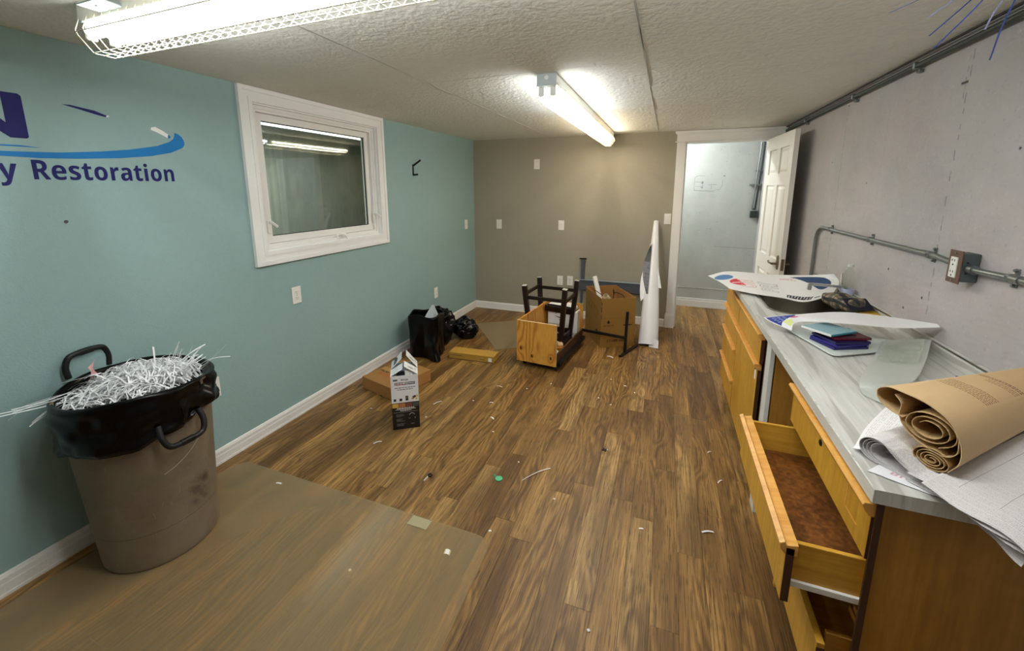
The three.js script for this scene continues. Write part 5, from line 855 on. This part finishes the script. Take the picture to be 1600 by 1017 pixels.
{                                                             // plywood crate on its dolly, with stool, box and binder
  const Y = 0.095, th = 0.1, C = V(1.165, 0, 1.578), ex = V(Math.cos(th), 0, Math.sin(th)), ez = V(-Math.sin(th), 0, Math.cos(th));
  const w = 0.372, d = 0.775, h = 0.395;                       // local x right, z towards the viewer
  const L = (x, y, z) => C.clone().addScaledVector(ex, x).addScaledVector(ez, z).add(V(0, y, 0));
  const dol = thing('dolly', 'low black dolly with casters under the plywood crate', 'dolly', [C.x, 0, C.z], -th);
  part('frame', [b2(0.0, 0.03, 0.055, 0.085, -d, 0.0, 0.003), b2(w + 0.0, w + 0.03, 0.055, 0.085, -d, -0.006, 0.003), b2(0, w + 0.03, 0.055, 0.085, -0.04, -0.006, 0.003), b2(0, w + 0.03, 0.055, 0.085, -d, -d + 0.04, 0.003)], M.blackMetal, dol);
  for (const [x, z] of [[0.05, -0.05], [w - 0.02, -0.04], [0.05, -d + 0.06], [w - 0.02, -d + 0.06]]) { const c = part('caster', [rod(V(x - 0.010, 0.027, z), V(x + 0.010, 0.027, z), 0.024, 18)], M.black, dol); part('fork', [b2(x - 0.016, x - 0.012, 0.02, 0.056, z - 0.012, z + 0.012, 0.001), b2(x + 0.012, x + 0.016, 0.02, 0.056, z - 0.012, z + 0.012, 0.001)], M.galvDull, c); }
  const t = thing('plywood_crate', 'open plywood crate on a dolly holding an upturned stool', 'crate', [C.x, 0, C.z], -th);
  part('front_panel', metric(new RoundedBoxGeometry(w, h - 0.02, 0.015, 1, 0.001).translate(w / 2, 0.055 + (h - 0.02) / 2, 0.004), 0), M.ply, t);
  part('panel_edge', [b2(0, w, 0.055 + h - 0.021, 0.055 + h - 0.0185, -0.003, 0.011, 0), b2(-0.001, 0.001, 0.055, 0.055 + h - 0.02, -0.003, 0.011, 0), b2(w - 0.001, w + 0.001, 0.055, 0.055 + h - 0.02, -0.003, 0.011, 0)], M.plyEdge, t);
  part('back_panel', b2(0, w, 0.09, 0.09 + h - 0.06, -d, -d + 0.013, 0.001), M.ply, t);
  part('side_panel', b2(0, 0.013, 0.09, 0.055 + h - 0.02, -d + 0.012, -0.004, 0.001), M.ply, t);
  part('bottom_panel', b2(0, w, 0.086, 0.098, -d, -0.004, 0.001), M.hard, t);
  part('low_side_rail', b2(w - 0.010, w + 0.004, 0.085, 0.165, -d + 0.01, -0.005, 0.001), M.edgeBrown, t);
  // stool, upside down
  const s = thing('stool', 'dark brown wooden stool standing upside down in the crate', 'stool', [1.353, 0.115, 1.135], -0.07);
  const ft = 0.198, sb = 0.150, yt = 0.565, leg = (sx, sz, k) => { const f = k * (ft - sb) + sb; return V(sx * f, k * yt, sz * f); };
  for (const sx of [-1, 1]) for (const sz of [-1, 1]) { const l = part('leg', bar(leg(sx, sz, 0.0), leg(sx, sz, 1), 0.042, 0.042, 0.003), M.espresso, s); part('foot_pad', bar(leg(sx, sz, 1), leg(sx, sz, 1.010), 0.044, 0.044, 0.003), M.footPad, l); }
  for (const [a, b, k] of [[[-1, 1], [1, 1], 0.80], [[-1, -1], [1, -1], 0.83], [[-1, 1], [-1, -1], 0.86], [[1, 1], [1, -1], 0.77]]) part('stretcher', bar(leg(...a, k), leg(...b, k), 0.020, 0.032, 0.002, V(0, 1, 0)), M.espresso, s);
  for (const [a, b] of [[[-1, 1], [1, 1]], [[-1, -1], [1, -1]], [[-1, 1], [-1, -1]], [[1, 1], [1, -1]]]) part('apron', bar(leg(...a, 0.10), leg(...b, 0.10), 0.016, 0.05, 0.002, V(0, 1, 0)), M.espresso, s);
  part('curved_rail', [bar(leg(-1, -1, 0.47), leg(1, -1, 0.44), 0.02, 0.065, 0.008, V(0, 1, 0))], M.espresso, s);
  part('seat', bx(0.325, 0.028, 0.325, 0, -0.002, 0, 0.008), M.espresso, s);
  // white box with papers and a black binder at the back of the crate
  const bxp = L(w / 2 + 0.012, 0, -0.695), wb = thing('white_box', 'white cardboard box at the back of the plywood crate', 'box', [bxp.x, 0.100, bxp.z], -th);
  part('body', b2(-0.155, 0.150, 0, 0.265, -0.062, 0.060, 0.004), std({ map: speckle('#dcd8ce', 0.10, 561, 3), roughness: 0.8 }), wb);
  part('flap', [b2(0.100, 0.160, 0.05, 0.262, 0.061, 0.066, 0.001), b2(-0.15, 0.095, 0.12, 0.264, 0.061, 0.065, 0.001)], M.paper, wb); part('side_seam', b2(0.0755, 0.0785, 0.02, 0.26, 0.059, 0.0622, 0), M.plateDark, wb);
  const bi = L(w / 2 - 0.005, 0, -0.70), bd = thing('binder', 'black binder stuffed with white papers on top of the white box', 'binder', [bi.x, 0.367, bi.z], -th - 0.12);
  part('cover', [b2(-0.15, 0.15, 0, 0.004, -0.06, 0.055, 0.001), b2(-0.15, 0.15, 0.0, 0.044, 0.053, 0.057, 0.001)], M.black, bd); part('paper_block', b2(-0.145, 0.14, 0.004, 0.040, -0.06, 0.052, 0.002), M.paper, bd);
  part('top_sheet', sheet((u, v) => V(-0.14 + u * 0.27, 0.046 + 0.012 * Math.sin(u * 3.1) * (1 - v), -0.06 + v * 0.11), 10, 6, 0.001), M.paper, bd);
  part('cable', tube([V(0.02, 0.05, 0.06), V(-0.03, -0.03, 0.073), V(-0.06, -0.05, 0.073), V(-0.02, -0.07, 0.073), V(0.04, -0.075, 0.073), V(0.0, -0.10, 0.073)], 0.0035, 40, 6), M.black, bd);
  const wo = L(w - 0.085, 0, -0.30), wc = thing('wood_offcut', 'rough wood offcut lying inside the open side of the crate', 'offcut', [wo.x, 0.105, wo.z], 0.35);
  part('block', bx(0.07, 0.045, 0.24, 0, 0.024, 0, 0.004), std({ map: mapleTex, color: '#d8c0a0', roughness: 0.8 }), wc); part('chip', bx(0.05, 0.02, 0.12, 0.005, 0.057, 0.03, 0.003), M.plyEdge, wc);
  const pw = L(w - 0.03, 0, -0.08), pl = thing('plastic_scrap', 'crumpled pale plastic scrap behind the crate front', 'scrap', [pw.x, 0.10, pw.z]);
  part('crumple', grid((u, v) => { const a = u * 6.2832, q = v * Math.PI, r = 0.028 * (0.7 + 0.6 * vn(u * 8, v * 5, 8, 6, 171)); return V(r * Math.sin(q) * Math.cos(a), 0.035 + r * 1.3 * Math.cos(q), r * 1.6 * Math.sin(q) * Math.sin(a)); }, 20, 12, true), std({ color: '#c4cfca', roughness: 0.35 }), pl);
}
{                                                             // moving box with tubes
  const th = 0.495, P = [1.807, 0.899], t = thing('moving_box', 'open tall brown moving box holding rolled papers', 'moving box', [P[0], 0, P[1]], th);
  const w = 0.352, d = 0.50, h = 0.505;                        // local x along the front face, -z backwards
  const house = (g, x, y, s) => { g.beginPath(); g.moveTo(x, y - s); g.lineTo(x + s, y - 0.15 * s); g.lineTo(x + 0.7 * s, y - 0.15 * s); g.lineTo(x + 0.7 * s, y + 0.8 * s); g.lineTo(x - 0.7 * s, y + 0.8 * s); g.lineTo(x - 0.7 * s, y - 0.15 * s); g.lineTo(x - s, y - 0.15 * s); g.closePath(); g.fill(); };
  const baseC = (g, W2, H2) => { g.fillStyle = '#9b7434'; g.fillRect(0, 0, W2, H2); for (let i = 0; i < 2200; i++) { g.fillStyle = rnd() < 0.5 ? 'rgba(80,54,16,0.06)' : 'rgba(200,160,90,0.06)'; g.fillRect(rr(0, W2), rr(0, H2), 2, rr(3, 22)); } };
  const fm = print(512, 730, (g, W2, H2) => { baseC(g, W2, H2); g.fillStyle = '#17110a'; house(g, 108, 352, 26); g.font = 'bold 25px sans-serif'; g.fillText('THIS WAY UP', 32, 414); g.font = 'bold 24px sans-serif'; bars(g, 340, 394, 130, 16); g.font = 'bold 46px sans-serif'; g.fillText('2 CUBIC FEET', 90, 650, 350); g.fillStyle = 'rgba(60,40,14,0.55)'; g.fillRect(330, 296, 150, 3); g.fillRect(330, 372, 170, 3); g.fillRect(0, 296, W2, 2); });
  const sm2 = print(512, 600, (g, W2, H2) => { baseC(g, W2, H2); g.strokeStyle = 'rgba(50,36,14,0.75)'; g.lineWidth = 4; const L2 = (...q) => { g.beginPath(); q.forEach(([x, y], i) => i ? g.lineTo(x, y) : g.moveTo(x, y)); g.stroke(); }; for (let i = 0; i < 5; i++) L2([80 + i * 70, 90 + i * 18], [130 + i * 66, 190 + i * 14], [170 + i * 60, 110 + i * 14]); L2([60, 70], [430, 190]); L2([70, 180], [420, 290]); g.fillStyle = '#17110a'; g.fillRect(360, 420, 60, 34); });
  const inn = M.cardboard;
  face([0, 0.001, 0], [w, 0, 0], [0, h, 0], 0.004, fm, 'front_panel', t); face([0, 0.001, -d], [0, 0, d], [0, h, 0], 0.004, sm2, 'side_panel', t);
  face([w, 0.001, 0], [0, 0, -d], [0, h, 0], 0.004, inn, 'side_panel', t); face([w, 0.001, -d], [-w, 0, 0], [0, h + 0.012, 0], 0.004, inn, 'back_panel', t);
  face([0, 0.003, 0], [w, 0, 0], [0, 0, -d], 0.004, inn, 'bottom_panel', t);
  part('torn_corner', [b2(-0.0025, 0.0025, 0.37, 0.42, -0.0025, 0.0025, 0), b2(-0.0025, 0.0025, 0.30, 0.34, -0.0025, 0.0025, 0), b2(-0.0025, 0.0025, 0.44, 0.47, -0.0025, 0.0025, 0)], M.black, t);
  const loc = (x, y, z) => V(x * Math.cos(th) + z * Math.sin(th) + P[0], y, -x * Math.sin(th) + z * Math.cos(th) + P[1]);
  const tubeThing = (label, a, b, r, mat) => { const q = thing('paper_tube', label, 'paper roll'), A = loc(...a), B = loc(...b), dir = B.clone().sub(A), len = dir.length(), rot = new THREE.Quaternion().setFromUnitVectors(V(0, 1, 0), dir.clone().normalize());
    const o = []; for (let i = 0; i <= 44; i++) { const k = i / 44, an = k * 2.4 * Math.PI * 2; o.push([k, an]); }
    part('roll', sheet((u, v) => { const an = u * 2.4 * 6.2832, rad = r * (0.78 + 0.22 * u); return V(rad * Math.cos(an), v * len, rad * Math.sin(an)).applyQuaternion(rot).add(A); }, 56, 6, 0.001), mat, q); };
  tubeThing('long white rolled paper leaning out of the moving box', [0.13, 0.06, -0.12], [0.055, 0.645, -0.40], 0.026, M.paper);
  tubeThing('short open cream paper roll resting on the moving box edge', [0.20, 0.36, -0.13], [0.05, 0.520, -0.055], 0.031, std({ color: '#dcc9a6', roughness: 0.75 }));
  const cord = thing('cable_loop', 'dark cable loop standing up inside the moving box', 'cable'); const cp = [[0.22, 0.40, -0.25], [0.215, 0.49, -0.24], [0.225, 0.505, -0.23], [0.26, 0.50, -0.19], [0.285, 0.485, -0.15], [0.30, 0.40, -0.13]].map((q) => loc(...q));
  part('cable', tube(cp, 0.0045, 40, 8), M.black, cord); part('plug', rod(loc(0.215, 0.475, -0.24), loc(0.213, 0.535, -0.25), 0.006), M.blackMetal, cord);
  const st = thing('thin_rod', 'thin dark stick lying across the moving box opening', 'stick'); part('shaft', rod(loc(-0.02, 0.555, -0.32), loc(0.105, 0.47, -0.05), 0.004, 8), M.edgeBrown, st); part('tip', rod(loc(0.105, 0.47, -0.05), loc(0.112, 0.465, -0.035), 0.0045, 8, 0.001), M.black, st);
}
{                                                             // loose metal leg frame in front of the moving box
  const t = thing('leg_frame', 'black metal leg frame standing in front of the moving box', 'table leg');
  part('post', bar(V(2.052, 0.02, 0.985), V(2.060, 0.425, 0.975), 0.028, 0.022, 0.003), M.blackMetal, t);
  part('foot', bar(V(2.017, 0.012, 1.085), V(2.150, 0.012, 0.730), 0.024, 0.022, 0.004, V(0, 1, 0)), M.blackMetal, t);
  part('crossbar', bar(V(2.050, 0.165, 0.985), V(1.600, 0.150, 0.850), 0.022, 0.026, 0.003, V(0, 1, 0)), M.blackMetal, t);
  part('end_cap', rod(V(2.019, 0.027, 1.078), V(2.019, 0.030, 1.078), 0.006), M.galv, t);
}
{                                                             // grey steel desk frame against the back wall
  const t = thing('steel_frame', 'blue-grey steel desk frame standing against the grey-beige wall', 'frame', [0, 0, 0]);
  part('post', [b2(1.424, 1.470, 0.50, 0.748, 0.03, 0.055, 0.003)], M.greySteel, t);
  part('post_cap', b2(1.405, 1.488, 0.745, 0.758, 0.025, 0.06, 0.003), M.blackMetal, t);
  part('upright', b2(1.425, 1.450, 0.0, 0.50, 0.03, 0.055, 0.003), M.greySteel, t);
  part('crossbeam', [b2(1.40, 2.28, 0.375, 0.492, 0.03, 0.06, 0.004)], M.greySteel, t);
  part('top_lip', b2(1.40, 2.28, 0.492, 0.502, 0.022, 0.07, 0.002), std({ color: '#8e9aa6', roughness: 0.4 }), t);
  part('upright', b2(2.19, 2.23, 0.0, 0.375, 0.03, 0.055, 0.003), M.greySteel, t);
}
{                                                             // tall rolled white sheet leaning on the back wall
  const t = thing('rolled_sheet', 'tall white vinyl sheet rolled into a cone, leaning beside the doorway', 'rolled sheet', [0, 0, 0]);
  const A = V(2.252, 0.002, 0.665), B = V(2.246, 1.220, 0.055), ax = B.clone().sub(A).normalize(), X = V(1, 0, 0), N = X.clone().cross(ax).normalize(); // N: towards the viewer, downwards or up
  const side = N.z > 0 ? 1 : -1, len = B.distanceTo(A);
  const white = std({ color: '#e4e5ea', roughness: 0.4 });
  part('cone', sheet((u, v) => {
    const a = -0.6 + u * Math.PI * 2.9, r = (0.097 - 0.073 * Math.pow(v, 1.2)) * (1 - 0.04 * u) + 0.004 * Math.sin(a * 2 + v * 5) * (1 - v), low = Math.max(0, 0.35 - v) * 0;
    const p = A.clone().addScaledVector(ax, v * len).addScaledVector(X, r * Math.cos(a)).addScaledVector(N, side * r * Math.sin(a) * 0.8 + 0.0); p.y = Math.max(0.004 + v * 0.004, p.y); p.z = Math.max(0.012, p.z); return p;
  }, 84, 40, 0.0014), white, t);
  part('curled_flap', sheet((u, v) => {                        // outer edge flying off to the left, curling forward
    const k = u, y0 = 0.50 + 0.55 * v, r = 0.055; const p = A.clone().addScaledVector(ax, (0.40 + 0.42 * v) * len); const s = Math.sin(Math.min(1, v * 1.15) * Math.PI * 0.92 + 0.12);
    p.x += -r * 0.45 - k * 0.125 * (1 - v * 0.75) * (0.55 + 0.45 * s); p.z += 0.05 - k * 0.03 + 0.05 * k * k * (1 - v); p.y += -0.02 * k - 0.06 * k * (1 - v); return p;
  }, 14, 20, 0.0014), white, t);
  part('dark_lining', sheet((u, v) => { const p = A.clone().addScaledVector(ax, (0.40 + 0.40 * v) * len); const w = Math.sin(v * Math.PI * 0.9 + 0.25); p.x += -0.032 - u * 0.068 * w; p.z += 0.062 - 0.012 * u; return p; }, 10, 18, 0.001), std({ map: canvasTex(128, 256, (g) => { g.fillStyle = '#5d5f66'; g.fillRect(0, 0, 128, 256); g.fillStyle = '#1d2026'; g.fillRect(0, 0, 128, 90); g.fillStyle = '#33363c'; for (let i = 0; i < 30; i++) g.fillRect(rr(0, 120), rr(90, 250), rr(4, 26), rr(2, 8)); g.fillStyle = '#8a8c92'; for (let i = 0; i < 20; i++) g.fillRect(rr(0, 120), rr(90, 250), rr(2, 14), rr(2, 5)); }), roughness: 0.45 }), t, 'dark printed inner side of the sheet');
  part('edge_tab', sheet((u, v) => { const p = A.clone().addScaledVector(ax, (0.45 + 0.16 * v) * len); p.x += 0.052 + u * 0.055 * (1 - v) * 0.8; p.z += 0.02 + 0.02 * u; return p; }, 6, 8, 0.0014), white, t);
  part('bottom_lip', sheet((u, v) => V(2.262 + u * 0.09, 0.004 + 0.10 * v * (1 - 0.3 * u), 0.725 + 0.012 * u - v * 0.030), 6, 5, 0.0014), white, t);
}
// ---------------------------------------------------------------- scraps on the floor
{
  const scr = (x, z, l, w, a, mat = M.paper) => { const g = new THREE.Group(); const m = part(numbered('paper_scrap'), sheet((u, v) => V((v - 0.5) * l, 0.0016 + 0.004 * Math.sin(v * Math.PI) * (l > 0.02 ? 1 : 0.4), (u - 0.5) * w + 0.15 * l * v * v), 1, 5, 0.0006), mat, scene); m.position.set(x, 0, z); m.rotation.y = a; return info(m, 'small white paper scrap lying on the brown plank floor', 'scrap', 'small paper scraps strewn on the floor'); };
  for (const q of [[0.83, 2.42, 0.07, 0.008, 1.2], [1.21, 2.28, 0.03, 0.008, 0.4], [1.07, 2.30, 0.012, 0.01, 0], [0.86, 2.62, 0.012, 0.010, 1], [1.30, 2.47, 0.035, 0.010, -0.3], [1.37, 2.62, 0.012, 0.010, 0.5], [1.39, 1.98, 0.012, 0.01, 0.3], [1.95, 1.93, 0.012, 0.01, 0.2], [2.05, 2.0, 0.014, 0.008, 1.3], [1.55, 1.83, 0.012, 0.01, 0.6], [2.12, 1.66, 0.02, 0.012, 0.2], [2.0, 1.58, 0.014, 0.01, 1], [2.2, 1.75, 0.016, 0.008, 2], [1.93, 1.10, 0.06, 0.018, -0.2], [1.17, 2.02, 0.05, 0.005, 0.1], [2.68, 2.36, 0.03, 0.006, 0.9], [2.71, 2.62, 0.04, 0.006, 1.1], [2.62, 3.01, 0.055, 0.009, 0.5], [1.67, 3.36, 0.012, 0.01, 0.6], [1.90, 3.06, 0.010, 0.009, 0.6], [1.63, 2.85, 0.010, 0.008, 0], [2.33, 3.10, 0.02, 0.008, 0.4], [0.42, 2.66, 0.02, 0.006, 0.2], [2.18, 3.64, 0.010, 0.01, 0.7], [0.47, 3.47, 0.05, 0.010, 0.3], [0.73, 2.98, 0.05, 0.008, 1.0], [1.54, 3.53, 0.028, 0.024, 0.2], [1.20, 3.75, 0.010, 0.01, 1]]) scr(...q);
  single('paper_strip', sheet((u, v) => V(1.70 + 0.12 * v, 0.003 + 0.004 * Math.sin(v * 3.1), 2.99 - 0.20 * v + 0.05 * v * v + (u - 0.5) * 0.007), 2, 12, 0.0007), M.paper, 'long curved white paper strip on the middle of the floor', 'strip');
  const gr = thing('green_tag', 'small round mint-green tag lying on the plank floor', 'tag', [1.575, 0.0005, 3.02], 0.4); part('disc', rod(V(0, 0, 0), V(0, 0.004, 0), 0.020, 20), std({ color: '#5fbf8b', roughness: 0.6 }), gr); part('tail', bar(V(-0.014, 0.003, -0.012), V(-0.030, 0.004, -0.026), 0.012, 0.003, 0.001), std({ color: '#5fbf8b', roughness: 0.6 }), gr);
  const bk = thing('black_cross', 'small black plastic spacer cross on the plank floor', 'spacer', [2.083, 0.0005, 2.56], 0.5); part('bar', bx(0.034, 0.005, 0.008, 0, 0.0025, 0, 0.001), M.black, bk); part('bar', bx(0.008, 0.005, 0.034, 0, 0.003, 0, 0.001), M.black, bk); part('white_tip', bx(0.008, 0.006, 0.008, 0.017, 0.003, 0.006, 0.001), M.paper, bk);
  const cl = thing('broken_clip', 'small dark broken clip on the floor above the chair mat corner', 'clip', [1.203, 0.0005, 3.14], 0.7); part('ring', new THREE.TorusGeometry(0.010, 0.004, 8, 16).rotateX(Math.PI / 2).translate(0.008, 0.0045, -0.006), M.black, cl); part('stub', bar(V(-0.03, 0.004, 0.03), V(-0.005, 0.004, 0.004), 0.009, 0.004, 0.001), M.paper, cl);
  const tw = thing('twig', 'short dark splinter on the floor left of the brown carton', 'splinter', [0.345, 0.0005, 2.46], -0.5); part('stick', rod(V(-0.045, 0.004, 0), V(0.04, 0.005, 0.008), 0.004, 6), M.edgeBrown, tw); part('tip', rod(V(0.04, 0.005, 0.008), V(0.055, 0.004, 0.012), 0.004, 6, 0.001), M.black, tw);
}
renderer.render(scene, camera);
